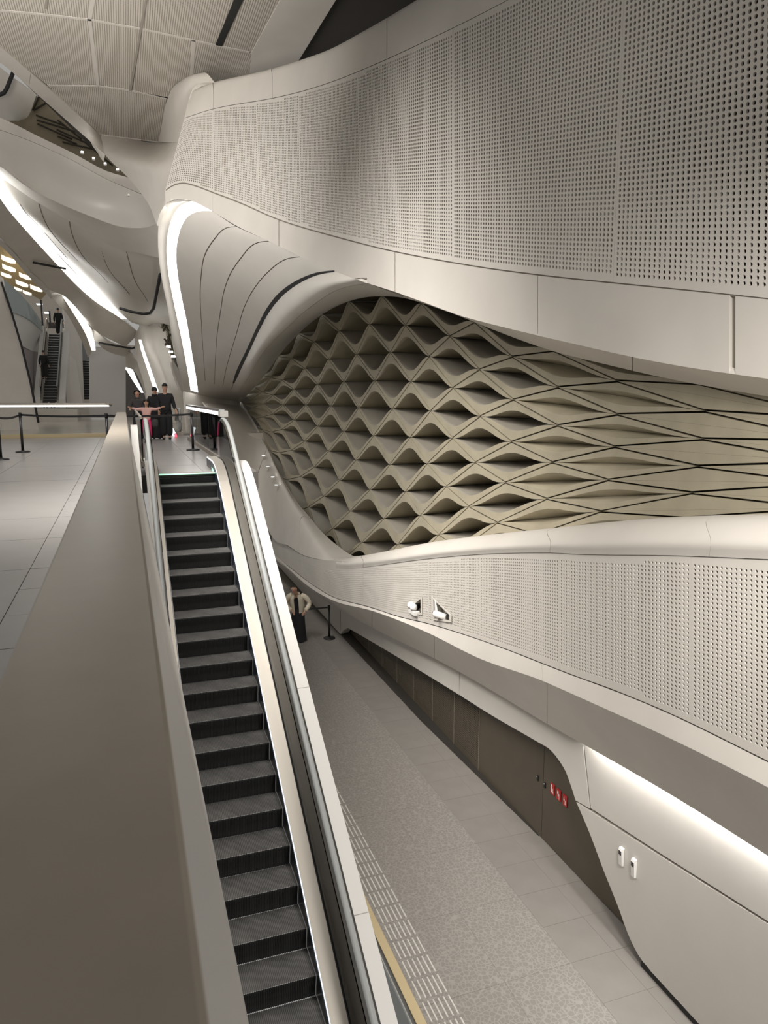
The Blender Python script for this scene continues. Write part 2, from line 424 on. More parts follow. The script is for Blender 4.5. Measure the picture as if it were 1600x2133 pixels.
# ================================================================== RIGHT HAND FACADE
# upper gallery band: plan path by picture column, heights by the traced edges
UPX = [345, 385, 445, 534, 625, 745, 823, 944, 1100, 1290, 1450, 1600, 1720, 1900]
UPY = [21.6, 21.0, 20.0, 18.4, 16.6, 13.9, 12.3, 10.5, 8.65, 6.95, 5.9, 5.1, 4.6, 3.9]
upY = lambda x: cint(UPX, UPY, x)
T0 = ([398, 447, 517, 571, 629, 691, 752, 810, 868, 1000, 1200, 1450, 1720], [190, 171, 155, 142, 124, 101, 68, 35, 0, -85, -220, -400, -600])
T1 = ([384, 443, 565, 625, 700, 806, 900, 1000, 1100, 1300, 1500, 1720], [247, 228, 206, 192, 168, 124, 80, 31, -22, -135, -262, -415])
B1 = ([345, 362, 382, 405, 445, 500, 580, 700, 823, 1000, 1120, 1300, 1450, 1600, 1720], [395, 384, 380, 385, 400, 421, 456, 492, 523, 555, 571, 590, 605, 621, 634])
B2 = ([345, 355, 377, 400, 442, 495, 560, 625, 695, 760, 823, 900, 957, 1000, 1199, 1375, 1600, 1720], [425, 416, 414, 419, 440, 472, 502, 535, 565, 588, 608, 636, 657, 669, 717, 755, 789, 803])
def curve(tr, xs, Yf, dY=0, dy=0): return [oY(x, float(cint(tr[0], tr[1], x))+dy, float(Yf(x))+dY) for x in xs]
ub = struct(MB().box(5.9, 5.95, 20, 20.1, 7, 7.05).build('wall_right', JOINT), 'upper gallery wall of perforated and plain concrete panels')
K = [(384, 345), (443, 445), (534, 540), (622, 627), (745, 752), (944, 944), (1305, 1277), (1665, 1650), (1900, 1900)]
xs_t = spline([(a, 0) for a, _ in K], 81, chord=False)[:, 0]; xs_b = spline([(c, 0) for _, c in K], 81, chord=False)[:, 0]
perfU = Surf([curve(B1, xs_b, upY), curve(T1, xs_t, upY)], chord=False)
def perforated(S, name, mat, parent, u0, u1, pitch, rad, pv=None, depth=.022, mv=(.02, .02), skip=None, fan=.6, n=8):
    """panel whose round holes are real: returns the panel; a dark sheet lies behind"""
    pv = pv or pitch
    uu = np.linspace(u0, u1, 200); mid = S(uu, .5); L = np.r_[0, np.cumsum(np.linalg.norm(np.diff(mid, axis=0), axis=1))]
    mg = .3*pitch; nc = max(3, int((L[-1]-2*mg)/pitch))+2; ue = np.interp(np.r_[0, np.linspace(mg, L[-1]-mg, nc-1), L[-1]], L, uu)
    h = np.linalg.norm(S(ue, 1.)-S(ue, 0.), axis=1); hc = h.mean()
    sc = pv*(h/hc)**fan
    R = int(h.max()/pv/2)+3; r = np.arange(-R, R+1)
    Vv = .5+r[None, :]*sc[:, None]/h[:, None]            # edges x rows
    P = S(np.repeat(ue[:, None], len(r), 1), np.clip(Vv, 0, 1))
    lo, hi = mv
    ok = (Vv >= lo) & (Vv <= 1-hi)
    cell = ok[:-1, :-1] & ok[1:, :-1] & ok[:-1, 1:] & ok[1:, 1:]
    cell[0] = cell[-1] = False
    N = S.normal(ue, .5*np.ones_like(ue)); N = N*np.sign(((EYE-S(ue, .5))*N).sum(-1))[:, None]
    V = []; nv = 0; faces = []; 
    full = cell
    if skip is not None: full = cell & ~skip((P[:-1, :-1]+P[1:, 1:])/2)
    ci, cj = np.nonzero(full)
    A, B, Cc, D = P[ci, cj], P[ci+1, cj], P[ci+1, cj+1], P[ci, cj+1]
    q = 2*math.pi*np.arange(n)/n
    fx = .5+rad/pitch*np.cos(q); fy = .5+rad/pv*np.sin(q)
    wA, wB, wC, wD = (1-fx)*(1-fy), fx*(1-fy), fx*fy, (1-fx)*fy
    ring = A[:, None]*wA[None, :, None]+B[:, None]*wB[None, :, None]+Cc[:, None]*wC[None, :, None]+D[:, None]*wD[None, :, None]
    back = ring-N[ci][:, None]*depth
    m = len(ci); per = 4+2*n
    VV = np.concatenate([A[:, None], B[:, None], Cc[:, None], D[:, None], ring, back], 1).reshape(-1, 3)
    base = (np.arange(m)*per)[:, None]
    # corners: C at 45 deg (ring 1), D 135 (3), A 225 (5), B 315 (7)
    e = n//4
    pent = []
    for c0, c1, s0 in ((1, 2, -1), (2, 3, 1), (3, 0, 3), (0, 1, 5)):
        pent.append([c0, c1, 4+(s0+2) % n, 4+(s0+1) % n, 4+s0 % n])
    pent = np.array(pent)
    F5 = (base[:, None]+pent[None]).reshape(-1, 5)
    tube = np.array([[4+k, 4+(k+1) % n, 4+n+(k+1) % n, 4+n+k] for k in range(n)])
    F4 = (base[:, None]+tube[None]).reshape(-1, 4)
    # solid margins above and below each column
    MV = []; MF = []
    off = len(VV)
    for i in range(nc):
        js = np.nonzero(cell[i])[0]
        e0, e1 = ue[i], ue[i+1]
        if len(js) == 0:
            MV += [S(e0, 0.), S(e1, 0.), S(e1, 1.), S(e0, 1.)]; k = off+len(MV)-4; MF.append((k, k+1, k+2, k+3)); continue
        j0, j1 = js[0], js[-1]+1
        MV += [S(e0, 0.), S(e1, 0.), P[i+1, j0], P[i, j0], P[i, j1], P[i+1, j1], S(e1, 1.), S(e0, 1.)]
        k = off+len(MV)-8; MF += [(k, k+1, k+2, k+3), (k+4, k+5, k+6, k+7)]
    VV = np.concatenate([VV, np.array(MV, float).reshape(-1, 3)]); MF = np.array(MF).reshape(-1, 4)
    F4 = np.concatenate([F4, MF])
    me = bpy.data.meshes.new(name)
    me.vertices.add(len(VV)); me.vertices.foreach_set('co', VV.astype(np.float32).ravel())
    nl = F5.size+F4.size; me.loops.add(nl)
    me.loops.foreach_set('vertex_index', np.concatenate([F5.ravel(), F4.ravel()]).astype(np.int32))
    npoly = len(F5)+len(F4); me.polygons.add(npoly)
    tot = np.r_[np.full(len(F5), 5), np.full(len(F4), 4)]
    me.polygons.foreach_set('loop_start', np.r_[0, np.cumsum(tot)[:-1]].astype(np.int32))
    me.polygons.foreach_set('use_smooth', np.zeros(npoly, bool)); me.update(calc_edges=True); me.validate()
    return link(name, me, mat, parent)
HOLEB = material('hole_backing', (.035, .030, .024), .9)
slab(perfU, 'backing', HOLEB, ub, nu=120, nv=2, thick=.03, off=-.04)
nK = len(K)-1
for k in range(nK):
    e = .00003
    perforated(perfU, 'perforated_panel', WALL, ub, k/nK+e, (k+1)/nK-e, .066, .0195, pv=.054, mv=(.012, .012))
# plain band under it, rim above it
def band(curves, cuts, name, mat, parent, gap=.0004, thick=.06, nu=14, nv=6, v=(0, 1), back=None):
    S = Surf(curves, chord=False)
    if back: slab(S, 'backing', back, parent, nu=50, nv=4, thick=.02, off=-thick*.7)
    for a, c in zip(cuts[:-1], cuts[1:]):
        slab(S, name, mat, parent, u=(a+gap if a > 0 else a, c-gap if c < 1 else c), v=v, nu=nu, nv=nv, thick=thick)
    return S
xs2 = np.r_[np.linspace(345, 460, 24)[:-1], np.linspace(460, 1900, 66)]
fr = lambda x, xs=xs2: float(np.interp(x, xs, np.linspace(0, 1, len(xs))))
b1c = curve(B1, xs2, upY, dy=3); b2c = curve(B2, xs2, upY)
SB = band([b1c, b2c], [0, fr(443), fr(581), fr(823), fr(1120), fr(1520)], 'plain_panel', WALL, ub, back=material('joint_taupe', (.33, .295, .25), .8))
slab(SB, 'plain_panel', WALL, ub, u=(fr(1532), 1), nu=10, nv=6, thick=.06)
# recessed ledge line between perforated and plain panels
led = Surf([curve(B1, xs2, upY, dy=-1.5), curve(B1, xs2, upY, dy=5)], chord=False)
slab(led, 'shadow_joint', material('joint_brown', (.20, .175, .145), .8), ub, nu=60, nv=1, thick=.02, off=-.012)
xs3 = np.linspace(384, 1900, 60)
def t0c(x): return float(cint(T0[0], T0[1], max(x, 398)))
r0 = [oY(max(x, 398), t0c(x), float(upY(x))+.25) for x in xs3]
r1 = curve(T1, xs3, upY, dy=-1.5)
rm = [oY(max(x, 393), t0c(x)*.72+float(cint(T1[0], T1[1], x))*.28, float(upY(x))+.02) for x in xs3]
rb = [p+np.array([.35, .9, .15]) for p in r0]
fr3 = lambda x: float(np.interp(x, xs3, np.linspace(0, 1, 60)))
band([rb, r0, rm, r1], [0, fr3(445), fr3(567), fr3(806), fr3(1100), 1], 'rim_panel', WALL, ub, back=JOINT, nv=12)

# soffit lip from the plain band back to the gold wall
GT = ([500, 545, 580, 622, 670, 726, 790, 845, 900, 957, 1000, 1150, 1262, 1375, 1450, 1600, 1720], [838, 790, 742, 695, 656, 628, 617, 621, 638, 658, 676, 731, 759, 785, 800, 826, 846])
gX = lambda x: 5.95-.85*np.clip((720-x)/220., 0, 1)**2*(3-2*np.clip((720-x)/220., 0, 1))
def gt(x, d=-.07): return oX(x, float(cint(GT[0], GT[1], x)), float(gX(x))+d)

# ---------------- great soffit funnel with its strip lamp, grooves and black slot
sof = struct(MB().box(4.5, 4.55, 33, 33.1, 3.5, 3.55).build('ceiling', JOINT), 'smooth curved soffit sweeping down from the gallery to the landing')
def fun(pts, Yt, Yb):
    P = np.array(pts, float); s = np.r_[0, np.cumsum(np.linalg.norm(np.diff(P, axis=0), axis=1))]; s /= s[-1]
    return [oY(x, y, 1/((1-t)/Yt+t/Yb)) for (x, y), t in zip(P, s)]
uy = lambda x: float(upY(x))
c_left = fun([(345, 425), (335, 440), (330, 470), (329, 500), (331, 537), (336, 575), (350, 645), (362, 725), (382, 806), (384, 815)], uy(345), 30)
c_sl = fun([(400, 419), (377, 427), (366, 440), (357, 458), (349, 490), (347, 525), (350, 562), (361, 625), (377, 700), (396, 804), (398, 818)], uy(380), 30.3)
c_sr = fun([(442, 440), (425, 439), (410, 441), (393, 449), (380, 467), (371, 495), (367, 525), (369, 562), (377, 612), (390, 675), (400, 737), (411, 804), (413, 822)], uy(441), 30.6)
c_g1 = fun([(492, 472), (470, 475), (445, 500), (427, 530), (419, 575), (417, 612), (419, 662), (425, 757), (430, 826)], uy(492), 31.2)
c_g2 = fun([(560, 502), (532, 507), (500, 540), (480, 570), (467, 605), (460, 645), (452, 700), (448, 767), (446, 829)], uy(560), 31.8)
c_g3 = fun([(625, 535), (595, 540), (560, 565), (530, 600), (510, 637), (495, 687), (471, 769), (460, 832)], uy(625), 32.4)
c_bs = fun([(697, 565), (662, 570), (625, 585), (587, 612), (562, 642), (540, 682), (520, 725), (497, 772), (474, 834)], uy(697), 33)
c_g4 = fun([(765, 590), (700, 605), (660, 630), (625, 657), (590, 690), (560, 720), (517, 787), (488, 836)], uy(765), 33.5)
c_ge = [gt(x) for x in (851, 820, 790, 757, 726, 697, 670, 645, 622, 600, 580, 562, 545, 522, 500)]
FS = Surf([c_left, c_sl, c_sr, c_g1, c_g2, c_g3, c_bs, c_g4, c_ge]); nF = 8
slab(FS, 'backing', JOINT, sof, v=(1.9/nF, 1), nu=60, nv=40, thick=.03, off=-.06)
slab(FS, 'soffit_edge', WALLG, sof, v=(0, 1/nF), nu=50, nv=8, thick=.06)
cuts = [2, 3, 4, 5, 6, 7, 8]
for a, c in zip(cuts[:-1], cuts[1:]):
    g = .018 if a < 7 else .006
    slab(FS, 'soffit_panel', WALLG, sof, u=(0, .868), v=((a+(g if a > 2 else 0))/nF, (c-(g if c < 7 else .006 if c == 7 else 0))/nF), nu=50, nv=10, thick=.05)
slab(FS, 'soffit_panel', WALLG, sof, u=(.868, 1), v=(2/nF, 1), nu=10, nv=40, thick=.05)
def ribbon(name, S, v, u0, u1, w, mat, parent, n=50, off=.006, wfun=None):
    """thin ribbon lying on surface S along v"""
    us = np.linspace(u0, u1, n); P = S(us, v); N = S.normal(us, np.full(n, v)); N = N*np.sign(((EYE-P)*N).sum(-1))[:, None]
    T = np.gradient(P, axis=0); B = np.cross(T, N); B /= np.linalg.norm(B, axis=1)[:, None]
    V = []; F = []
    for i in range(n):
        ww = w*(wfun(i/(n-1)) if wfun else 1)
        for s, o_ in ((-1, off), (1, off), (1, off-.03), (-1, off-.03)): V.append(P[i]+B[i]*s*ww/2+N[i]*o_)
    for i in range(n-1):
        for q in range(4): F.append((4*i+q, 4*i+(q+1) % 4, 4*i+4+(q+1) % 4, 4*i+4+q))
    F += [(3, 2, 1, 0), tuple(4*(n-1)+q for q in range(4))]
    return MB().add(V, F).build(name, mat, parent)
ribbon('air_slot', FS, 6/nF, .0, .80, .13, BLACK, sof, wfun=lambda t: .25+.75*min(1, 4*t, 6*(1-t)+.3))
hook = [(497, 772), (492, 781), (485, 786), (475, 788), (460, 785), (440, 779), (426, 775)]
MB().tube([oY(x, y, 30.6)-np.array([0, .12, 0]) for x, y in hook], .05, n=6, ry=.03).build('air_slot', BLACK, sof)
sl = tag(slab(FS, 'strip_light', LAMP, None, u=(0, .985), v=(1/nF, 2/nF), nu=60, nv=3, thick=.05, off=-.01),
         'long curved white strip light sweeping down the soffit beside the gallery end', 'light')
# pale end wall from the soffit's foot to the landing
fo = [c[-1] for c in (c_left, c_sr, c_g2, c_bs, c_g4, c_ge)]
slab(Surf([fo, [p*np.array([1, 1, 0])+np.array([.0, -.6, -.4]) for p in fo]]), 'end_panel', WALL, sof, nu=16, nv=6, thick=.08)
# narrow return of the soffit between plain band and gold wall
xs4 = np.linspace(840, 1900, 50)
band([curve(B2, xs4, upY), [gt(x) for x in xs4]], [0, .45, 1], 'lip_panel', WALL, ub, gap=.001)

# ---------------- lower gallery band
R0 = ([497, 521, 545, 569, 584, 608, 622, 641, 659, 677, 696, 712, 736, 757, 800, 890, 1040, 1140, 1337, 1600, 1720], [839, 876, 923, 978, 1012, 1055, 1075, 1104, 1126, 1144, 1158, 1165, 1160, 1157, 1149, 1131, 1112, 1102, 1083, 1074, 1071])
R1 = ([430, 470, 505, 530, 561, 601, 629, 661, 707], [846, 905, 985, 1050, 1109, 1137, 1155, 1164, 1167])
R2 = ([560, 592, 626, 651, 676, 714, 757, 832, 895, 1020, 1150, 1200, 1400, 1600, 1720], [1112, 1139, 1166, 1177, 1182, 1185, 1182, 1172, 1164, 1154, 1152, 1155, 1158, 1166, 1172])
R3 = ([560, 576, 600, 620, 647, 666, 691, 722, 760, 832, 895, 1020, 1200, 1280, 1400, 1562, 1640, 1720], [1145, 1160, 1178, 1194, 1215, 1227, 1242, 1252, 1261, 1284, 1299, 1339, 1408, 1437, 1487, 1566, 1605, 1648])
L1 = ([560, 600, 640, 672, 704, 760, 787, 887, 1000, 1125, 1200, 1300, 1375, 1600, 1720], [1149, 1184, 1220, 1240, 1255, 1268, 1276, 1316, 1372, 1416, 1449, 1494, 1528, 1640, 1706])
L2 = ([560, 600, 639, 672, 691, 722, 760, 800, 912, 1012, 1147, 1206, 1412, 1600, 1720], [1158, 1193, 1226, 1247, 1260, 1277, 1299, 1320, 1375, 1431, 1512, 1545, 1664, 1783, 1860])
cx = lambda tr, xs, X: [oX(x, float(cint(tr[0], tr[1], x)), X) for x in xs]
lb = struct(MB().box(5.6, 5.65, 20, 20.1, -3.5, -3.45).build('wall_right', JOINT), 'lower gallery balustrade with a perforated band and rounded rim')
xl = np.linspace(566, 1900, 100); fl_ = lambda x: float(np.interp(x, xl, np.linspace(0, 1, 100)))
PL = Surf([cx(R3, xl, 5.0), cx(R2, xl, 5.0)], chord=False)
NICHE = [[(854, 1266), (877, 1247), (877, 1278), (855, 1275)], [(903, 1248), (937, 1281), (937, 1293), (905, 1289)]]
def in_niche(Q):
    """cells left out where the two camera niches open"""
    r = np.zeros(Q.shape[:2], bool)
    for tri in NICHE:
        P_ = np.array([oX(x, y, 5.0)[1:] for x, y in tri]); ins = np.zeros(Q.shape[:2], bool); n_ = len(P_)
        for i in range(n_):
            (y0, z0), (y1, z1) = P_[i], P_[(i+1) % n_]
            c = ((z0 > Q[..., 2]) != (z1 > Q[..., 2])) & (Q[..., 1] < (y1-y0)*(Q[..., 2]-z0)/(z1-z0+1e-9)+y0); ins ^= c
        r |= ins
    return r
ys1, ys2 = oX(905, 1300, 5)[1], oX(853, 1300, 5)[1]
for a, c in ((0, fl_(853)), (fl_(940), 1)): slab(PL, 'backing', HOLEB, lb, u=(a, c), nu=80, nv=2, thick=.03, off=-.04)
slab(PL, 'backing', HOLEB, lb, u=(fl_(853), fl_(940)), v=(.62, 1), nu=10, nv=2, thick=.03, off=-.04); slab(PL, 'backing', HOLEB, lb, u=(fl_(853), fl_(940)), v=(0, .2), nu=10, nv=2, thick=.03, off=-.04)
pc = [626, 757, 893, 1000, 1165, 1440, 1680, 1900]
slab(PL, 'plain_panel', WALL, lb, u=(0, fl_(626)-.001), nu=20, nv=4, thick=.05)
for a, c in zip(pc[:-1], pc[1:]):
    perforated(PL, 'perforated_panel', WALL, lb, fl_(a)+.00003, fl_(c)-.00003, .055, .0145, pv=.0425, mv=(.03, .03), skip=in_niche)
# rim: bulging front, crest, level sill back to the gold wall
xr = np.linspace(700, 1900, 60); frr = lambda x: float(np.interp(x, xr, np.linspace(0, 1, 60)))
ra = cx(R2, xr, 5.0); rc = [oX(x, float(cint(R0[0], R0[1], x)), 5.28) for x in xr]
kx = lambda x: float(np.clip((x-700)/120, 0, 1))
rmid = [oX(x, (.36+.19*kx(x))*float(cint(R2[0], R2[1], x))+(.64-.19*kx(x))*float(cint(R0[0], R0[1], x)), 5.0-.02*kx(x)) for x in xr]
ra = [p+np.array([-.012, 0, .006])*kx(x) for p, x in zip(ra, xr)]
rbk = [p+np.array([.75, 0, -.02]) for p in rc]
band([ra, rmid, rc, rbk], [0, frr(757), frr(1147), frr(1480), 1], 'rim_panel', WALL, lb, nv=14, gap=.0003, back=JOINT)
# far sill sweeping up to the landing (left end)
r0p = [oX(x, float(cint(R0[0], R0[1], x)), float(np.interp(x, [497, 640, 712], [5.0, 5.2, 5.28]))) for x in (740, 712, 696, 677, 659, 641, 622, 608, 584, 569, 545, 521, 497)]
r1p = [oX(x, y, X) for x, y, X in ((738, 1171, 5.0), (712, 1169, 5.0), (690, 1168, 5.0), (661, 1164, 5.0), (629, 1155, 4.98), (601, 1137, 4.93), (561, 1109, 4.8), (530, 1050, 4.4), (505, 985, 4.0), (478, 925, 3.6), (455, 880, 3.3), (430, 846, 3.05), (415, 832, 2.95))]
r0b = [p+np.array([.5, .1, -.02])*w for p, w in zip(r0p, (1, 1, 1, 1, .9, .8, .7, .6, .5, .35, .2, .1, .03))]
SS = Surf([r0b, r0p, r1p])
for a, c in ((0, .32), (.32, .64), (.64, 1)):
    slab(SS, 'sill_panel', WALL, lb, u=(a+.0012, c-.0012), nu=20, nv=10, thick=.06)
# front fascia below the sill crest down to R2, left end
xf = [566, 580, 592, 610, 626, 640, 651, 664, 676, 695, 712]
r1low = [oX(x, float(cint(R1[0], R1[1], min(x, 707)))+1.0, 4.99) for x in xf]; r2low = cx(R2, xf, 5.0)
slab(Surf([r1low, r2low]), 'fascia_panel', WALL, lb, nu=24, nv=3, thick=.05)
# lip and underside
xq = np.linspace(560, 1900, 90); fq = lambda x: float(np.interp(x, xq, np.linspace(0, 1, 90)))
q3 = [p+np.array([-.01, 0, -.012]) for p in cx(R3, xq, 5.0)]; q1 = cx(L1, xq, 4.94); q2 = cx(L2, xq, 5.48)
band([q3, q1], [0, fq(765), fq(893), fq(1130), 1], 'lip_panel', WALL, lb, gap=.0003, nv=3)
band([q1, q2], [0, fq(775), fq(905), fq(1140), 1], 'underside_panel', WALL, lb, gap=.0003, nv=4)
# ---------------- base wall
bw = struct(MB().box(6.6, 6.7, -2, 48, ZL-.2, -4.6).build('wall_right', JOINT), 'pale base wall of the lower corridor with a dark bronze opening')
BX = 5.68
L3 = [(711, 1319), (716, 1312), (725, 1308), (797, 1350), (870, 1394), (956, 1447), (1031, 1494), (1090, 1528), (1128, 1550), (1142, 1558), (1153, 1569), (1166, 1586), (1177, 1604), (1187, 1630), (1199, 1667)]
L3b = [(1199, 1667), (1225, 1727), (1259, 1817), (1289, 1892), (1311, 1952), (1322, 1975), (1334, 1996), (1350, 2015)]
J = [(1199, 1667), (1375, 1780), (1600, 1922), (1720, 1998)]
up = lambda P, dz: np.array(P)+np.array([0, 0, dz])
top = lambda x: up(oX(x, float(cint(L2[0], L2[1], x)), BX), .45)
bot = lambda y: np.array([BX, y, ZL+.05])
def wallpoly(P, name='concrete_panel', mat=WALLG, th=.22): return MB().prism(P, (th, 0, 0)).build(name, mat, bw)
seam = [560, 640, 711, 797, 956, 1206]
ynear = lambda x, y: oX(x, y, BX)[1]
# pieces left of the opening
a0 = [top(560), top(711), oX(711, 1319, BX)]; yl_ = oX(711, 1319, BX)[1]; y0_ = top(560)[1]
wallpoly([top(560), top(600), top(640), top(672), top(709), bot(yl_+.12), bot(y0_)])
lin = [oX(x, y, BX) for x, y in L3[:2]]+[oX(x, y, BX) for x, y in spline(L3[2:], 60)]
def lintel(xa, xb):
    sel = [p for p in lin if oX(xb, 1500, BX)[1]+.006 <= p[1] <= oX(xa, 1500, BX)[1]-.006]
    tp = [top(x) for x in np.linspace(xa, xb, 8)]
    ya, yb = oX(xa, 1500, BX)[1]-.006, oX(xb, 1500, BX)[1]+.006
    lo = sorted(lin, key=lambda p: p[1]); zi = lambda y: float(np.interp(y, [p[1] for p in lo], [p[2] for p in lo]))
    tp = [np.array([BX, min(max(p[1], yb), ya), p[2]]) for p in tp]
    wallpoly(tp+[np.array([BX, yb, zi(yb)])]+[p for p in sel[::-1]]+[np.array([BX, ya, zi(ya)])])
lintel(711, 797); lintel(797, 956)
# last lintel piece bends down to the joint beside the cove
last = [p for p in lin if p[1] < oX(956, 1500, BX)[1]-.006]
last = [np.array([BX, oX(956, 1500, BX)[1]-.006, last[0][2]-.01])]+last
yq_ = oX(956, 1500, BX)[1]-.006
wallpoly([np.array([BX, yq_, top(956.4)[2]]), top(1010), top(1060), top(1120), top(1160), top(1204), oX(1228.5, 1684, BX)]+last[::-1])
# bright panel under the cove and the lower panel
wallpoly([top(1207), top(1300), top(1420), top(1560), top(1720), top(1900), oX(1900, 2109, BX), oX(1600, 1919, BX), oX(1375, 1777, BX), oX(1231, 1683.5, BX)])
low = [oX(x, y, BX) for x, y in spline(L3b, 24)]
wallpoly([oX(1200.5, 1671, BX), oX(1375, 1783, BX), oX(1600, 1925, BX), oX(1900, 2115, BX), np.array([BX, 3.2, ZL+.10]), np.array([BX, 6.4, ZL+.10])]+low[::-1][:-1])
MB().box(BX+.02, BX+.3, -2, 6.6, ZL-.02, ZL+.12).build('skirting', BLACK, bw)
MB().box(BX+.01, BX+.3, oX(711, 1319, BX)[1]+.15, 48, ZL-.02, ZL+.16).build('skirting', BRONZE, bw)
# cove lamp hidden in the slot above the bright panel
cv = tag(MB().prism([top(1232)+[-.12, 0, -.24], top(1232)+[-.03, 0, -.24], top(1900)+[-.03, 0, -.24], top(1900)+[-.12, 0, -.24]], (0, 0, .04)).build('cove_light', COVE),
         'hidden white cove lamp washing the wall beneath the lower gallery', 'light')
struct(MB().prism([oX(1207, 1545, 5.48)+[0, 0, .005], top(1207)+[0, 0, -.40], top(1207)+[0, 0, .3], oX(1207, 1545, 5.48)+[-.05, 0, .6]], (0, .06, 0)).build('trim_2', WALL), 'small end plate closing the cove slot')
struct(MB().prism([q1[0]+[.2, 0, .25], q1[-1]+[.2, 0, .25], q1[-1]+[.9, 0, .3], q1[0]+[.9, 0, .3]], (0, 0, .05)).build('ceiling', JOINT), 'hidden slab over the cove slot')
# dark bronze wall inside the opening
DX = 5.95
yb_ = [19.9]+[19.289-1.103*k for k in range(0, 8)]
DP = lambda a, c: Surf([[np.array([DX, a, ZL+.03]), np.array([DX, c, ZL+.03])], [np.array([DX, a, -3.5]), np.array([DX, c, -3.5])]])
dk = struct(MB().box(DX+.09, DX+.12, 5, 20.6, ZL, -3.3).build('wall_right', BLACK), 'dark bronze wall lining recessed under the lower gallery')
for a, c in zip(yb_[:-1], yb_[1:]):
    perforated(DP(a-.008, c+.008), 'perforated_panel', BRONZE, dk, 0, 1, .052, .0165, pv=.046, depth=.012, mv=(.05, .03), fan=0)
for y_ in yb_[1:]: MB().box(DX-.006, DX+.004, y_-.018, y_+.018, ZL+.03, -3.5).build('seam_strip', material('bronze_seam', (.15, .125, .095), .45), dk)
MB().prism([(DX, 11.56, ZL+.02), (DX, 11.56, -3.4), (DX, 9.34, -3.4), (DX, 9.34, ZL+.02)], (.05, 0, 0)).build('bronze_panel', BRONZE, dk)
MB().prism([(DX, 9.33, ZL+.02), (DX, 9.33, -3.4), (DX, 5.6, -3.4), (DX, 5.6, ZL+.02)], (.05, 0, 0)).build('bronze_panel', BRONZE, dk)
MB().prism([(BX+.03, 20.2, ZL+.01), (DX, 20.2, ZL+.12), (DX, 9.4, ZL+.012), (DX-.012, 9.4, ZL+.01), (BX+.07, 14, ZL+.01)], (0, 0, -.02)).build('ledge', material('ledge_dark', (.03, .026, .022), .5), dk)

# ================================================================== GOLD LATTICE WALL
ND = {(0,4):(621.6,695),(0,6):(670.5,655.7),(0,8):(726.8,627.6),(0,10):(795.9,616.6),(0,12):(877.1,632),(0,14):(988.8,671),(0,16):(1152.5,730.5),(0,18):(1453.8,799.2),(0,2):(580.2,742.4),
(1,1):(563,785.8),(1,3):(607.2,746.6),(1,5):(653.9,712.6),(1,7):(706.6,689.7),(1,9):(770,675.4),(1,11):(844.8,677.3),(1,13):(937.5,700),(1,15):(1066.8,743),(1,17):(1285,793.6),
(2,0):(545.9,816.7),(2,2):(587.8,791.7),(2,4):(634.2,767.5),(2,6):(685.4,748.1),(2,8):(743.2,738.1),(2,10):(813.3,733.9),(2,12):(894.2,742.4),(2,14):(998.8,769.5),(2,16):(1162,806.6),(2,18):(1466.9,856.2),
(3,1):(568,823.2),(3,3):(611.5,811),(3,5):(661.8,800.5),(3,7):(716.5,795),(3,9):(780.6,792.9),(3,11):(855.9,794.7),(3,13):(943.8,807.5),(3,15):(1069,832.5),(3,17):(1285,863),
(4,0):(548.9,841.1),(4,2):(590.2,843.5),(4,4):(637.5,843.5),(4,6):(689.6,845.6),(4,8):(747.1,849.4),(4,10):(817.5,851.8),(4,12):(897,855.9),(4,14):(1000,867),(4,16):(1161.2,886.2),(4,18):(1463,914.4),
(5,1):(567.6,862.4),(5,3):(612.9,874.6),(5,5):(662.1,887.6),(5,7):(716.2,898.8),(5,9):(778.3,907.6),(5,11):(855,910.5),(5,13):(942.5,912.5),(5,15):(1065.3,920.2),(5,17):(1279.4,930.5),
(6,0):(548.9,868.3),(6,2):(588.3,893.9),(6,4):(634.5,918.5),(6,6):(684.7,939.5),(6,8):(741.6,958),(6,10):(812.5,967.5),(6,12):(890,965.5),(6,14):(990,963.2),(6,16):(1150,963),(6,18):(1453.8,971.4),
(7,1):(566.6,899.8),(7,3):(608,937.6),(7,5):(655.2,972.2),(7,7):(708.3,1000.2),(7,9):(771,1020),(7,11):(845,1023.8),(7,13):(930,1013.2),(7,15):(1052.5,1005.2),(7,17):(1266.2,999.5),
(8,0):(545.9,894.8),(8,2):(583.3,943.1),(8,4):(626.7,992.3),(8,6):(674.9,1033.2),(8,8):(730,1064.1),(8,10):(800,1080),(8,12):(876.2,1073),(8,14):(976.2,1055),(8,16):(1139,1039.2),(8,18):(1440.6,1026.9),
(9,1):(562.7,939.1),(9,3):(598.1,999.2),(9,5):(643.4,1055.3),(9,7):(693.6,1100.5),(9,9):(753.6,1130),(9,11):(828.8,1133.8),(9,13):(913.8,1113.8),(9,15):(1036,1088.8),(9,17):(1251.2,1065),
(10,4):(615.8,1066.7),(10,6):(661,1127),(10,18):(1423.8,1079.4),
(3,-1):(522,834),(5,-1):(525,850),(1,-1):(530,806),(7,-1):(532,872),(2,-2):(508,822),(4,-2):(505,842),(6,-2):(512,858),
(1,19):(1722,868),(3,19):(1712,915.5),(5,19):(1701,960.5),(7,19):(1692,1006)}
gn = {k: oX(x, y, float(gX(x))) for k, (x, y) in ND.items()}
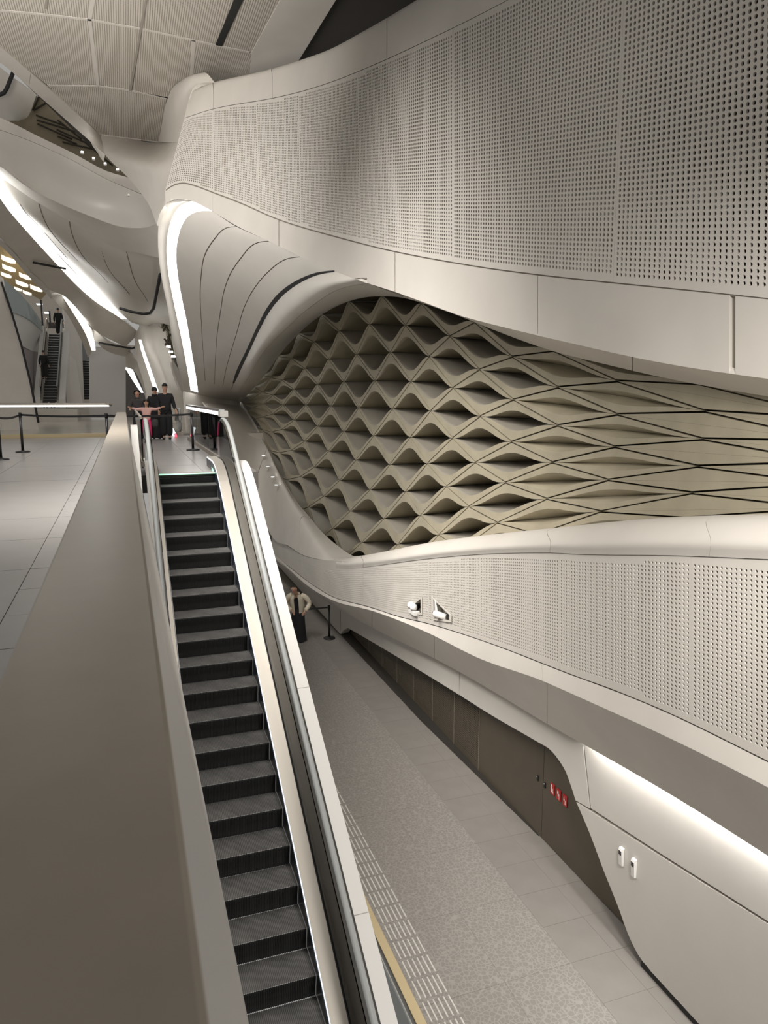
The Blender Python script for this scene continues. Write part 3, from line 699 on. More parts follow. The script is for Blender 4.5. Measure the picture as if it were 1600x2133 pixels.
def gap_fill():
    new = {}
    for i in range(-1, 12):
        for j in range(-1, 21):
            if (i+j) % 2 or (i, j) in gn: continue
            est = []
            for di in (1, -1):
                for dj in (1, -1):
                    q = [(i+di, j+dj), (i+2*di, j), (i, j+2*dj), (i+di, j-dj)]
                    a, b_, c_, d_ = q
                    if a in gn and d_ in gn and b_ in gn: est.append(gn[a]+gn[d_]-gn[b_])
                    e_ = (i+2*di, j+2*dj)
                    if a in gn and e_ in gn: est.append(2*gn[a]-gn[e_])
                if (i+2*di, j) in gn and (i+4*di, j) in gn: est.append(2*gn[(i+2*di, j)]-gn[(i+4*di, j)])
            if est: new[(i, j)] = np.mean(est, axis=0)
    gn.update(new)
gap_fill(); gap_fill(); gap_fill()
gw = struct(MB().box(8.0, 8.1, 2, 46, -5.4, 6).build('wall_right', GOLDJ), 'gold lattice wall of folded concrete diamonds in the eye shaped opening')
MB().prism([oX(x, y, float(gX(x))+.75) for x, y in ((440, 780), (600, 660), (640, 760), (640, 1000), (600, 1060), (450, 880))], (.05, 0, 0)).build('backing', GOLDJ, gw)
def aF(j): return float(np.interp(j, [0, 1, 2, 5, 9, 11, 12, 14, 16, 18], [.46, .54, .57, .64, .64, .62, .57, .52, .49, .44]))
def dF(j): return float(np.interp(j, [0, 1, 2, 4, 12, 13, 14, 15, 16, 17, 18], [.08, .25, .7, 1.3, 1.6, 1.4, 1.0, .62, .28, .16, 0]))
def gpanel(Lp, Rp, Ap, j, lower=False):
    """one triangular folded panel: flat frame between the edges and the bell curve, then the pocket face"""
    cen = (Lp+Rp+Ap)/3
    sh = lambda p: p+(cen-p)*(.016/max(.05, np.linalg.norm(cen-p)))*1.3
    Lp, Rp, Ap = sh(Lp), sh(Rp), sh(Ap); mid = (Lp+Rp)/2
    nn = 20; t = np.linspace(0, 1, nn+1); a = aF(j); d = dF(j)
    base = Lp+(Rp-Lp)*t[:, None]
    edge = np.where((t < .5)[:, None], Lp+(Ap-Lp)*(2*t)[:, None], Rp+(Ap-Rp)*(2-2*t)[:, None])
    bell = np.sin(np.pi*t)**float(np.interp(j, [0, 9, 12, 15, 18], [1.5, 1.6, 1.9, 2.6, 2.8]))
    be = base+(Ap-mid)*(a*bell)[:, None]
    rows = [edge+[.07, 0, 0], edge, be]
    dep = np.array([1., 0., 0.])
    cr = base+dep*(d*np.sin(np.pi*t)**1.3)[:, None]
    if d > 0:
        for w, k in ((.06, .015), (.3, .26), (.65, .63), (1, 1)):
            rows.append(be+(cr-be)*w+0*dep)
    else: rows = [edge+[.07, 0, 0], edge, base]
    m = nn+1; V = [p for r in rows for p in r]
    F = [(i*m+k, i*m+k+1, (i+1)*m+k+1, (i+1)*m+k) for i in range(len(rows)-1) for k in range(nn)]
    o = MB(); o.add(V, F, True); s = o.S
    for q in range(2*nn): s[q] = False
    o = o.build('lattice_panel', GOLD, gw)
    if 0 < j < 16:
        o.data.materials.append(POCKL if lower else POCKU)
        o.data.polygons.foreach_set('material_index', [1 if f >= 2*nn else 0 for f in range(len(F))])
    return o
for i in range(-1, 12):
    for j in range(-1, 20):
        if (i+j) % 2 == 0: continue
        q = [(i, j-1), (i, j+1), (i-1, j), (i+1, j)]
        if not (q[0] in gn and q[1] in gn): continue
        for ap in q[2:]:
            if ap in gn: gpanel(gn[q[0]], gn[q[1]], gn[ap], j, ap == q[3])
# small spot lamps set in the sill
for k, (x, y) in enumerate(((549, 950), (558, 972), (568, 994), (576, 1011))):
    p = oX(x, y, float(np.interp(y, [950, 1011], [4.92, 5.0])))
    o = empty('spot_light', p, ['topmost', 'second', 'third', 'lowest'][k]+' of four small spot lamps in the sill below the gold lattice', 'light', 'sill spot lamps')
    MB().lathe([(.09, -.02), (.09, .012), (.06, .012)], 12).build('ring', WHITE, o); MB().lathe([(.055, .0), (.055, .016), (.02, .02)], 12).build('lens', SPOT, o)

# ================================================================== THINGS ON THE BASE WALL AND LOWER GALLERY
def pictogram(o, kind):
    m = MB()
    def q(y, z, w, h): m.box(-.006, -.0035, -y*.62-w*.31, -y*.62+w*.31, z-h/2, z+h/2)
    if kind == 0: q(-.03, .0, .035, .11); q(-.03, .06, .05, .02); q(.025, -.02, .015, .07); q(.04, -.05, .015, .03)
    elif kind == 1: q(-.03, .03, .05, .05); q(-.01, -.01, .035, .03); q(.03, -.03, .015, .08); q(.02, .01, .03, .015)
    else: q(-.03, .045, .022, .022); q(-.03, .01, .05, .03); q(.02, -.02, .03, .05); q(.03, -.05, .045, .02)
    m.build('pictogram', WHITE, o)
for k, (x, y) in enumerate(((1151, 1644), (1164, 1656), (1177, 1668))):
    p = oX(x, y, DX-.012)
    o = empty('fire_sign', p, ['red square sign with white pictogram, leftmost of the three on the bronze wall', 'red square sign with white pictogram, middle of the three on the bronze wall', 'red square sign with white pictogram, nearest the pale wall edge'][k], 'sign', 'red signs on the bronze wall')
    MB().box(-.004, .01, -.055, .055, -.085, .085).build('plate', RED, o); pictogram(o, k)
for k, (x, y) in enumerate(((1120, 1619), (1135, 1634))):
    p = oX(x, y, DX-.01)
    o = empty('lock', p, ['small black door lock on the bronze wall, farther from the red signs', 'small black door lock on the bronze wall, beside the red signs'][k], 'lock', 'locks on the bronze wall')
    m = MB(); m.box(-.004, .012, -.02, .02, -.06, .03); m.build('escutcheon', BLACK, o)
    MB().tube([(.0, 0, .012), (-.02, 0, .012)], .014, n=10).build('cylinder', STEELD, o)
for k, (x, y) in enumerate(((1297, 1784), (1323, 1808))):
    p = oX(x, y, BX-.004)
    o = empty('detector_box', p, ['white wall box with dark window, farther of the pair on the pale wall', 'white wall box with dark window, nearer of the pair on the pale wall'][k], 'box', 'white boxes on the pale wall')
    m = MB(); m.prism([(0, -.032, -.12), (-.032, -.032, -.11), (-.045, -.032, .09), (-.035, -.032, .12), (0, -.032, .125)], (0, .064, 0)); m.build('housing', WHITE, o)
    MB().box(-.048, -.03, -.022, .022, .035, .09).build('window', CLGREY, o); MB().box(-.034, -.02, .032, .036, -.08, .08).build('side_label', STEELD, o)
# two cameras in triangular pockets of the perforated band
def pocket(tri, dx, name, label):
    P = [oX(x, y, 4.985) for x, y in tri]; c = np.mean(P, axis=0)
    o = empty(name, c, label, 'camera')
    m = MB(); n = len(P); V = [p-c for p in P]+[p-c+np.array([.16, 0, 0]) for p in P]
    m.add(V, [tuple(range(n, 2*n))]+[(i, (i+1) % n, n+(i+1) % n, n+i) for i in range(n)])
    m.build('niche', material('niche_grey', (.30, .27, .23), .8), o)
    fr_ = [p-c+(p-c)*.22 for p in P]; m = MB(); V = [p-c for p in P]+fr_; V = V+[v+np.array([-.008, 0, 0]) for v in V]
    m.add(V, [(2*n+i, 2*n+(i+1) % n, 3*n+(i+1) % n, 3*n+i) for i in range(n)]+[(3*n+i, 3*n+(i+1) % n, n+(i+1) % n, n+i) for i in range(n)]+[(2*n+i, 2*n+(i+1) % n, (i+1) % n, i) for i in range(n)]); m.build('frame', WALL, o); return o, c
o, c = pocket([(854, 1266), (877, 1247), (877, 1278), (855, 1275)], .1, 'dome_camera', 'white dome camera in its niche, the left one on the lower gallery band')
for yy_ in (.16, .02): MB().lathe([(.02, -.055), (.065, -.045), (.075, 0), (.055, .045), (.02, .065)], 14, c=(-.03, yy_, .02)).build('dome', WHITE, o)
MB().box(-.07, .05, -.10, .20, -.12, -.05).build('bracket', WHITE, o)
o, c = pocket([(903, 1248), (937, 1281), (937, 1293), (905, 1289)], .1, 'bullet_camera', 'white tube camera in a triangular niche, the right one on the lower gallery band')
MB().tube([(-.10, .10, -.02), (.05, -.10, -.05)], .058, n=14).build('body', WHITE, o)
MB().tube([(-.108, .113, -.018), (-.10, .10, -.02)], .040, n=14).build('lens', BLACK, o)
MB().prism([(-.02, .27, .17), (-.02, .25, -.10), (-.02, .12, -.10)], (.02, 0, 0)).build('flap', WHITE, o)

# ================================================================== CEILING ABOVE THE HALL
ZC = 10.0
PERF = material('fine_perforated', (.56, .515, .45), .6)
nt = PERF.node_tree; b = nt.nodes['Principled BSDF']; ge = nt.nodes.new('ShaderNodeNewGeometry')
def dots(nt, pitch, rad, src):
    mp = nt.nodes.new('ShaderNodeVectorMath'); mp.operation = 'SCALE'; mp.inputs['Scale'].default_value = 1/pitch
    nt.links.new(src, mp.inputs[0]); f = nt.nodes.new('ShaderNodeVectorMath'); f.operation = 'FRACTION'; nt.links.new(mp.outputs[0], f.inputs[0])
    s = nt.nodes.new('ShaderNodeVectorMath'); s.operation = 'SUBTRACT'; s.inputs[1].default_value = (.5, .5, .5); nt.links.new(f.outputs[0], s.inputs[0])
    m = nt.nodes.new('ShaderNodeVectorMath'); m.operation = 'MULTIPLY'; m.inputs[1].default_value = (1, 1, 0); nt.links.new(s.outputs[0], m.inputs[0])
    l = nt.nodes.new('ShaderNodeVectorMath'); l.operation = 'LENGTH'; nt.links.new(m.outputs[0], l.inputs[0])
    c = nt.nodes.new('ShaderNodeMath'); c.operation = 'GREATER_THAN'; c.inputs[1].default_value = rad; nt.links.new(l.outputs['Value'], c.inputs[0]); return c.outputs[0]
nt.links.new(dots(nt, .052, .27, ge.outputs['Position']), b.inputs['Alpha'])     # tiny through holes, a dark sheet lies above
ce = struct(MB().prism([(-6, 8, ZC+.12), (7.6, 8, ZC+.12), (7.6, 30, ZC+.12), (-.5, 30, ZC+.12), (-2.6, 23, ZC+.12), (-6, 16, ZC+.12)], (0, 0, .1)).build('ceiling', HOLEB), 'perforated ceiling over the escalator hall')
def cpanel(px, mat=PERF, name='ceiling_panel', dz=0., th=.03, gap=.0008, par=ce):
    P = [oZ(x, y, ZC+dz) for x, y in px]; c = np.mean(P, axis=0); L = np.mean([np.linalg.norm(p-c) for p in P])
    return MB().prism([p+(c-p)*gap/L*2 for p in P], (0, 0, th)).build(name, mat, par)
cpanel([(-120, -70), (-120, 5), (0, 22), (91, 30), (108, -70)]); cpanel([(108, -70), (91, 30), (190, 41), (204, -70)])
cpanel([(204, -70), (190, 41), (291, 59), (314, -70)]); cpanel([(318, -70), (295, 60), (403, 83), (448, 94), (517, -70)])
cpanel([(535, -70), (463, 97), (517, 108), (525, 110), (625, -70)])
cpanel([(-120, 5), (0, 22), (181, 41), (203, 178), (100, 178), (0, 97), (-120, 5)][:-1]); cpanel([(183, 41), (292, 60), (270, 187), (205, 178)])
cpanel([(296, 61), (403, 84), (399, 163), (375, 170), (359, 184), (350, 203), (275, 189)]); cpanel([(405, 85), (500, 107), (526, 112), (520, 190), (400, 190)])
cpanel([(100, 179), (203, 180), (269, 190), (347, 207), (337, 259), (330, 296), (209, 281), (137, 216)])
cpanel([(519, 190), (524, 110), (622, -70), (760, -70), (700, 0), (672, 45), (620, 130), (600, 190), (500, 190)], WALL, 'plain_panel', dz=-.02)
for k, P in enumerate((((449, 94), (462, 97), (540, -70), (517, -70)), ((269, 189), (274, 189), (318, -70), (314, -70)), ((92, 19), (97, 19), (112, -70), (106, -70)))):
    cpanel(P, BLACK if k == 0 else material('slot_grey', (.30, .27, .23), .6), 'air_slot', dz=-.02, th=.06, gap=0)
for ln in (((-120, 5), (0, 22), (91, 30), (186, 41), (294, 60), (403, 84), (463, 97), (520, 109)), ((100, 178), (204, 179), (270, 188), (347, 206)), ((199, -30), (186, 41), (204, 178)), ((403, 84), (399, 163)), ((0, 97), (94, 178), (137, 216), (209, 281), (330, 296))):
    for a, c in zip(ln[:-1], ln[1:]):
        A_, B_ = oZ(*a, ZC), oZ(*c, ZC); d_ = (B_-A_)/np.linalg.norm(B_-A_); n_ = np.array([-d_[1], d_[0], 0])*.045
        MB().prism([A_-n_, A_+n_, B_+n_, B_-n_], (0, 0, -.006)).build('seam_strip', WALL, ce)
# dark gold lattice wall seen above the gallery rim
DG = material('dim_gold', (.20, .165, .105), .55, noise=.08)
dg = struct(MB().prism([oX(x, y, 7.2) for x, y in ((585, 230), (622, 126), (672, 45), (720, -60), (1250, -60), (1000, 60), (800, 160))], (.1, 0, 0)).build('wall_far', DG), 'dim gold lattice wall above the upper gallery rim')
for a, c in (((640, 118), (752, 0)), ((660, 108), (800, -30)), ((680, 100), (740, 30)), ((700, 95), (790, 0)), ((722, 80), (860, -10)), ((690, 60), (850, 20)), ((700, 30), (790, -40)), ((640, 90), (720, 0))):
    MB().tube([oX(*a, 7.18), oX(*c, 7.18)], .03, n=4).build('joint_rib', GOLDJ, dg)
# slab edge that sweeps down into the column
edge_o = [oZ(x, y, ZC-.05) for x, y in ((-120, 52), (0, 130), (81, 200), (156, 266))]+[oY(x, y, Y) for x, y, Y in ((219, 322, 26.6), (266, 369, 25.2), (294, 403, 24.4), (312, 430, 23.4), (326, 462, 22.2))]
edge_i = [oZ(x, y, ZC-.03) for x, y in ((-120, 5), (0, 97), (94, 178), (137, 216), (209, 281))]
e_o1 = spline(edge_o[:5], 30); e_i1 = spline(edge_i, 30)
col = struct(MB().box(.4, .45, 23, 23.1, 7, 7.05).build('wall_far', WALL), 'smooth pale column flowing from the ceiling edge down to the soffit')
KS = Surf([e_i1, e_o1]); slab(KS, 'edge_panel', WALL, col, u=(0, .43), nu=20, nv=3, thick=.25); slab(KS, 'edge_panel', WALL, col, u=(.432, 1), nu=20, nv=3, thick=.25)
rows = [[oZ(209, 281, ZC-.03), oZ(270, 289, ZC-.03), oZ(330, 296, ZC-.03), oY(371, 296, 21.3)],
        [edge_o[4], oY(262, 328, 25.2), oY(318, 335, 23.4), oY(361, 335, 21.45)],
        [edge_o[5], oY(296, 370, 24), oY(325, 371, 22.8), oY(352, 372, 21.6)],
        [edge_o[6], oY(312, 402, 23.5), oY(330, 400, 22.6), oY(344, 396, 21.62)],
        [edge_o[7], oY(324, 426, 22.8), oY(336, 418, 22.2), oY(344.5, 409, 21.62)],
        [oY(327, 470, 22.1), oY(330, 455, 21.9), oY(335, 441, 21.75), oY(345, 425, 21.62)]]
slab(Surf(rows, chord=False), 'column_panel', WALL, col, nu=16, nv=20, thick=.10)
ra_ = [oZ(x, y, ZC-.03) for x, y in ((400, 163), (375, 170), (359, 184), (350, 203), (337, 259), (330, 296))]
rb_ = [oY(447, 172, 20.2), oY(399, 190, 20.9), oY(392, 215, 21.0), oY(387, 235, 21.05), oY(379, 265, 21.15), oY(371, 296, 21.3)]
rm_ = [(a*.5+c*.5)+np.array([0, -.5*w, 0]) for a, c, w in zip(ra_, rb_, (1, 1, 1, .9, .5, 0))]
slab(Surf([ra_, rm_, rb_]), 'column_panel', WALL, col, nu=20, nv=8, thick=.08)

# ================================================================== FAR HALL (left background)
def patch(pts, name, mat, parent=None, thick=.1, nu=24, nv=10, chord=True, label=None, off=0.):
    S = Surf([[oY(*p) for p in row] for row in pts], chord=chord)
    o = slab(S, name, mat, parent, nu=nu, nv=nv, thick=thick, off=off)
    if label: struct(o, label)
    return S, o
# grey curved gallery front behind the slab edge
Sg, g1 = patch([[(-80, 215, 26), (12, 250, 27), (78, 283, 28), (156, 321, 28.6), (219, 355, 28.6), (275, 372, 28.2), (330, 395, 27)],
                [(-80, 245, 25.9), (6, 272, 26.9), (72, 297, 27.9), (150, 333, 28.5), (215, 369, 28.5), (281, 398, 28), (335, 420, 26.8)]], 'wall_far', WALL, label='grey curved gallery front with pale rim in the left background')
S2, o2 = patch([[(-80, 246, 25.9), (6, 273, 26.9), (72, 298, 27.9), (150, 334, 28.5), (215, 370, 28.5), (281, 399, 28), (335, 422, 26.8)],
                [(-80, 290, 25.6), (0, 320, 26.7), (75, 355, 27.7), (165, 400, 28.3), (235, 428, 28.3), (290, 440, 27.9), (335, 445, 26.7)],
                [(-80, 318, 26), (0, 347, 26.8), (75, 399, 27.8), (187, 450, 28.5), (250, 472, 28.5), (295, 475, 28), (335, 462, 27)]], 'gallery_panel', WALLG, g1)
patch([[(-80, 318, 26), (0, 347, 26.8), (75, 399, 27.8), (187, 450, 28.5), (250, 472, 28.5), (295, 475, 28), (338, 462, 27)],
       [(-80, 330, 28), (0, 369, 28.6), (60, 410, 29.6), (160, 470, 30.5), (240, 515, 30.6), (300, 530, 30), (345, 540, 28.6)]], 'gallery_panel', WALL, g1)
# far soffit with the long strip lamp
cL = [(-90, 290, 27.5), (0, 369, 28.7), (60, 410, 29.6), (160, 465, 30.5), (240, 500, 30.8), (300, 510, 30), (350, 510, 28.6)]
rowR = [(10, 372, 28.8), (47, 447, 32), (94, 500, 34.5), (141, 553, 37), (187, 597, 39.5), (264, 664, 44)]
_D = [[(-10, 366, 28.6), (38, 387, 29.2), (100, 430, 30), (187, 470, 30.7), (250, 495, 30.8), (345, 490, 28.8)],
       [(8, 400, 29.9), (55, 440, 31), (115, 475, 31.6), (190, 510, 32), (260, 540, 32), (347, 540, 30.5)],
       [(47, 447, 32), (90, 478, 32.8), (140, 515, 33.4), (210, 555, 34), (275, 585, 34), (352, 590, 32.5)],
       [(94, 500, 34.5), (140, 535, 35.2), (190, 565, 36), (250, 600, 36), (300, 622, 36), (362, 640, 35)],
       [(187, 597, 39.5), (215, 615, 40), (245, 630, 40), (290, 650, 40), (320, 662, 40), (378, 680, 39)],
       [(264, 664, 44), (275, 672, 44), (290, 676, 44), (310, 678, 44), (330, 672, 43), (385, 690, 42)]]
SD, far = patch([[_D[i][j] for i in range(6)] for j in range(6)], 'ceiling', WALLG, chord=False, label='far smooth soffit to the right of the long strip light')
tag(patch([[(-30, 330, 27.2), (0, 372, 28.7), (9, 400, 29.9), (47, 447, 32), (94, 500, 34.5), (141, 553, 37), (187, 597, 39.5), (264, 664, 44)],
       [(-30, 372, 27.4), (0, 411, 29.2), (19, 437, 30.6), (62, 487, 33), (110, 540, 35.4), (150, 583, 37.4), (187, 617, 39.5), (252, 664, 44)]], 'strip_light', LAMP, None, thick=.05, nu=40, nv=2)[1],
    'longest white strip light, running diagonally down the far left soffit', 'light')
# fillet and lower soffit on the left of the lamp
patch([[(-30, 374, 27.4), (0, 413, 29.2), (19, 439, 30.6), (62, 489, 33), (110, 542, 35.4), (150, 585, 37.4), (187, 619, 39.5), (255, 666, 44), (285, 690, 46)],
       [(-40, 420, 29), (0, 455, 31), (19, 475, 32), (62, 515, 34), (110, 560, 36.2), (150, 598, 38), (187, 632, 40), (245, 668, 44), (283, 700, 46.5)],
       [(-60, 462, 31), (-20, 480, 32), (20, 515, 33.5), (62, 562, 36), (103, 604, 38.5), (125, 612, 39), (150, 632, 40.5), (200, 690, 44), (262, 722, 47)]], 'ceiling', WALL, None, nu=36, label='lower far soffit to the left of the long strip light')
MB().tube([oY(x, y, Y) for x, y, Y in ((69, 547, 35.2), (100, 553, 35.6), (137, 560, 36))], .05, n=5).build('air_slot', BLACK, far)
MB().tube([oY(x, y, Y) for x, y, Y in ((334, 572, 30.6), (325, 616, 33.6), (320, 642, 34.7), (313, 652, 35.8), (300, 654, 36), (275, 650, 36.6), (250, 642, 37))], .07, n=6).build('air_slot', BLACK, far)
for v_ in (.17, .34, .50, .66, .82): ribbon('joint_groove', SD, v_, .03, .62, .035, JOINT, far, n=24, off=.004)
# edge fin under it and the second soffit with the second strip lamp
patch([[(-60, 462, 31), (-20, 482, 32), (20, 517, 33.5), (62, 564, 36), (103, 606, 38.5), (108, 617, 39)],
       [(-60, 478, 31.2), (-20, 496, 32.2), (14, 524, 33.7), (56, 572, 36.2), (96, 612, 38.7), (108, 622, 39)]], 'trim_3', FASC, None, nu=30, nv=2, label='pale fin along the far soffit edge')
patch([[(108, 616, 39), (123, 612, 39.5), (150, 632, 41), (200, 690, 45), (262, 722, 48), (288, 722, 48)],
       [(116, 628, 40), (134, 612, 40), (165, 644, 42), (205, 700, 46), (250, 732, 49), (288, 735, 49)],
       [(126, 640, 41), (145, 650, 42), (184, 678, 43.5), (200, 712, 47), (240, 738, 49.5), (285, 748, 50)]], 'ceiling', WALL, None, nu=24, label='second far soffit beside the short curved strip light')
tag(patch([[(134, 612, 39.9), (162, 644, 41.4), (184, 678, 43), (195, 706, 45), (199, 730, 47)], [(128, 613, 39.9), (150, 647, 41.4), (172, 681, 43), (184, 706, 45), (192, 730, 47)]], 'strip_light', LAMP, None, thick=.05, nv=2)[1],
    'short curved white strip light beside the far escalators', 'light')
patch([[(128, 614, 40), (150, 648, 41.5), (171, 682, 43.1), (183, 707, 45.1), (191, 732, 47.1)], [(116, 622, 42), (140, 655, 43), (160, 690, 45), (172, 715, 47), (183, 745, 49)]], 'trim_4', WALL, None, nv=4, label='pale edge beside the curved strip light')
MB().tube([oY(x, y, 46.5) for x, y in ((206, 714), (240, 720), (275, 726), (285, 722))], .06, n=5).build('air_slot', BLACK, far)
# pale pier, arch and further strip lamps behind the people
patch([[(186, 722, 50), (230, 724, 50), (262, 730, 50)], [(186, 870, 50), (230, 870, 50), (262, 870, 50)]], 'wall_far', FASC, None, nu=6, nv=6, label='pale pier at the far end of the hall')
patch([[(262, 728, 49.5), (270, 735, 48.5), (292, 760, 47), (318, 800, 45), (330, 845, 44), (334, 905, 43)],
       [(262, 765, 50), (276, 770, 49.5), (290, 790, 48.5), (303, 830, 47), (308, 860, 46), (310, 905, 45)]], 'wall_far', WALL, None, nu=20, label='pale arch rim at the far passage')
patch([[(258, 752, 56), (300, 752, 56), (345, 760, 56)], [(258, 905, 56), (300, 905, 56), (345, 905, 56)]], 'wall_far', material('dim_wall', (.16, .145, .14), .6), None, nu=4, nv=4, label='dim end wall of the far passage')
tag(patch([[(262, 760, 50.5), (272, 766, 50.5), (286, 792, 50.5), (299, 818, 50.5)], [(260, 766, 50.5), (264, 772, 50.5), (279, 796, 50.5), (294, 818, 50.5)]], 'strip_light', LAMP, None, thick=.05, nv=2)[1],
    'short white strip light in the far arch, left of the woman in a hood', 'light')
patch([[(280, 700, 46), (298, 672, 44.5), (322, 676, 43.5), (345, 690, 42)], [(284, 745, 45.5), (302, 715, 44), (330, 740, 43), (356, 765, 41)], [(300, 800, 44.5), (325, 780, 43.5), (350, 805, 42), (372, 812, 40)], [(310, 860, 44), (335, 850, 43), (365, 860, 42), (392, 850, 40)],
       [(312, 915, 43.8), (338, 915, 43), (370, 915, 42), (398, 900, 40)]], 'wall_far', WALL, None, nu=14, nv=20, chord=False, label='pale fluid column behind the people on the landing')
tag(patch([[(294, 709, 43.6), (300, 730, 43.4), (313, 768, 42.6), (330, 817, 41.8)], [(289, 709, 43.6), (294, 730, 43.4), (306, 768, 42.6), (322, 817, 41.8)]], 'strip_light', LAMP, None, thick=.05, nv=2, off=.12)[1],
    'straight white strip light on the far column above the man in a cap', 'light')
# dim green lattice leaf and three spots between the far column and the great soffit
lf = patch([[(332, 655, 43), (345, 630, 42), (352, 640, 41)], [(345, 720, 43.5), (358, 720, 42), (362, 730, 41)], [(372, 770, 44), (378, 775, 43), (384, 790, 41)]], 'wall_far', material('leaf_olive', (.36, .34, .24), .6), None, nu=8, nv=16, chord=False, label='olive lattice leaf between far column and soffit')[1]
for a, c in (((335, 660), (352, 690)), ((340, 690), (355, 665)), ((342, 705), (360, 730)), ((348, 640), (340, 680)), ((350, 700), (362, 745)), ((358, 720), (372, 765)), ((344, 720), (356, 695))):
    MB().tube([oY(*a, 41.4), oY(*c, 41.4)], .05, n=4).build('lattice_rib', GOLDJ, lf)
for k, (x, y) in enumerate(((351, 722), (356, 733), (361, 743))):
    o = empty('spot_light', oY(x, y, 40.8), ['topmost', 'middle', 'lowest'][k]+' of three tiny spot lamps on the olive lattice behind the landing', 'light', 'far lattice spot lamps')
    MB().lathe([(.10, -.05), (.10, .05)], 10).build('lens', SPOT, o); MB().lathe([(.13, -.06), (.13, -.04)], 10).build('ring', WHITE, o)
# dark lattice above the grey gallery, with four spots, and dark recess over the left
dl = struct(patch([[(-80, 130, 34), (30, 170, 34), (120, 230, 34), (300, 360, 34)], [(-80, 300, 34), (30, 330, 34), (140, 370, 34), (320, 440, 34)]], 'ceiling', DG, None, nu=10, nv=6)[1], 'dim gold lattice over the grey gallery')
for a, c in (((68, 230), (82, 200)), ((70, 230), (100, 212)), ((75, 240), (135, 262)), ((76, 250), (160, 275)), ((78, 258), (150, 290)), ((120, 250), (170, 290)), ((118, 270), (185, 300)), ((130, 296), (200, 312)), ((175, 295), (235, 345)), ((120, 284), (160, 300))):
    MB().tube([oY(*a, 33.9), oY(*c, 33.9)], .035, n=4).build('lattice_rib', GOLDJ, dl)
patch([[(-80, 80, 31), (0, 140, 31.5), (75, 200, 32)], [(-80, 190, 31), (0, 215, 31.5), (60, 240, 33)], [(-80, 235, 30), (0, 248, 31), (45, 250, 33.5)]], 'ceiling', WALL, None, label='grey ceiling piece at the upper left')
MB().tube([oY(x, y, 30.9) for x, y in ((30, 145), (24, 160), (14, 185), (8, 194), (-5, 199), (-30, 200))], .07, n=6).build('air_slot', BLACK, dl)
for k, (x, y) in enumerate(((171, 317), (195, 330), (219, 341), (245, 353))):
    o = empty('spot_light', oY(x, y, 28.2), ['leftmost', 'second from left', 'third from left', 'rightmost'][k]+' of four tiny spot lamps above the grey gallery front', 'light', 'gallery spot lamps')
    MB().lathe([(.04, -.03), (.04, .03)], 10).build('lens', SPOT, o); MB().lathe([(.052, -.05), (.052, -.02)], 10).build('ring', WHITE, o)

# --- far escalator hall at the left edge
patch([[(-70, 560, 38), (0, 575, 38), (3, 590, 38)], [(-70, 720, 37), (10, 725, 37), (44, 722, 37)], [(-70, 830, 36), (20, 835, 36), (70, 830, 36)], [(-70, 915, 35.5), (20, 915, 35.5), (84, 912, 35.5)]], 'wall_left', WALL, None, nu=10, nv=20, chord=False, label='pale slanted wall at the left edge by the far escalators')
MB().tube([oY(x, y, Y-.1) for x, y, Y in ((3, 588, 38), (24, 650, 37.5), (45, 721, 37), (64, 798, 36.2), (80, 880, 35.6))], .05, n=6).build('edge_trim', BLACK, far)
patch([[(-40, 480, 66), (60, 560, 66), (120, 612, 66), (150, 640, 66)], [(-40, 900, 66), (60, 900, 66), (120, 900, 66), (200, 900, 66)]], 'wall_far', WALL, None, nu=8, nv=8, label='far end wall behind the escalators')
am = struct(patch([[(-20, 500, 58), (30, 530, 58), (103, 605, 60)], [(-20, 590, 60), (30, 600, 60), (85, 625, 62)]], 'ceiling', GOLDR, None, nu=8, nv=6)[1], 'golden ceiling with lit panels over the far upper floor')
for k, (x, y, w) in enumerate(((18, 542, 15), (19, 560, 14), (13, 574, 11), (53, 577, 13), (46, 592, 13), (38, 603, 8), (76, 602, 13), (57, 611, 9))):
    P = [oY(x+a*w, y+c*w, 57.7) for a, c in ((-1, -.75), (-.4, -.45), (.6, -.15), (1, .1), (.95, .5), (.3, .45), (-.6, .1), (-.95, -.1))]
    o = tag(MB().prism(P, (0, -.15, 0)).build('ceiling_light', AMBER), 'leaf shaped glowing amber ceiling panel, '+['top of the left column', 'second in the left column', 'lowest in the left column', 'top of the middle column', 'second in the middle column', 'lowest in the middle column', 'upper one of the right pair', 'lower one of the right pair'][k], 'light', 'amber ceiling panels')
# upper floor balustrade and white fascia
patch([[(6, 580, 50), (45, 615, 51.5), (88, 672, 54)], [(26, 650, 50), (55, 662, 51.5), (90, 692, 54)]], 'wall_far', GLASSP, None, thick=.06, nu=8, nv=2, label='glass balustrade of the far upper floor')
patch([[(26, 650, 50.2), (55, 662, 51.7), (92, 694, 54.2)], [(42, 718, 50.2), (60, 728, 51.7), (80, 737, 54.2)]], 'wall_far', FASC, None, nu=8, nv=4, label='white fascia of the far upper floor')
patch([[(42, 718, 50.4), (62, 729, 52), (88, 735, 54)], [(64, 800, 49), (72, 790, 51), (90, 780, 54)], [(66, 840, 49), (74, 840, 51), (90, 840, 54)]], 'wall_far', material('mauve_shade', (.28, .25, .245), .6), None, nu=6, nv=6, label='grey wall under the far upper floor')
for x, y, r in ((82, 631.5, 5), (98, 649.5, 5)):
    o = empty('ceiling_lamp', oY(x, y, 55), ['round white ceiling lamp above the far escalator, the left one', 'round white ceiling lamp above the far escalator, the right one'][x > 90], 'light')
    MB().lathe([(.19, -.04), (.17, -.1), (.0, -.1)], 16).build('diffuser', SPOT, o); MB().lathe([(.22, 0), (.22, -.05), (.19, -.06)], 16).build('rim', WHITE, o)
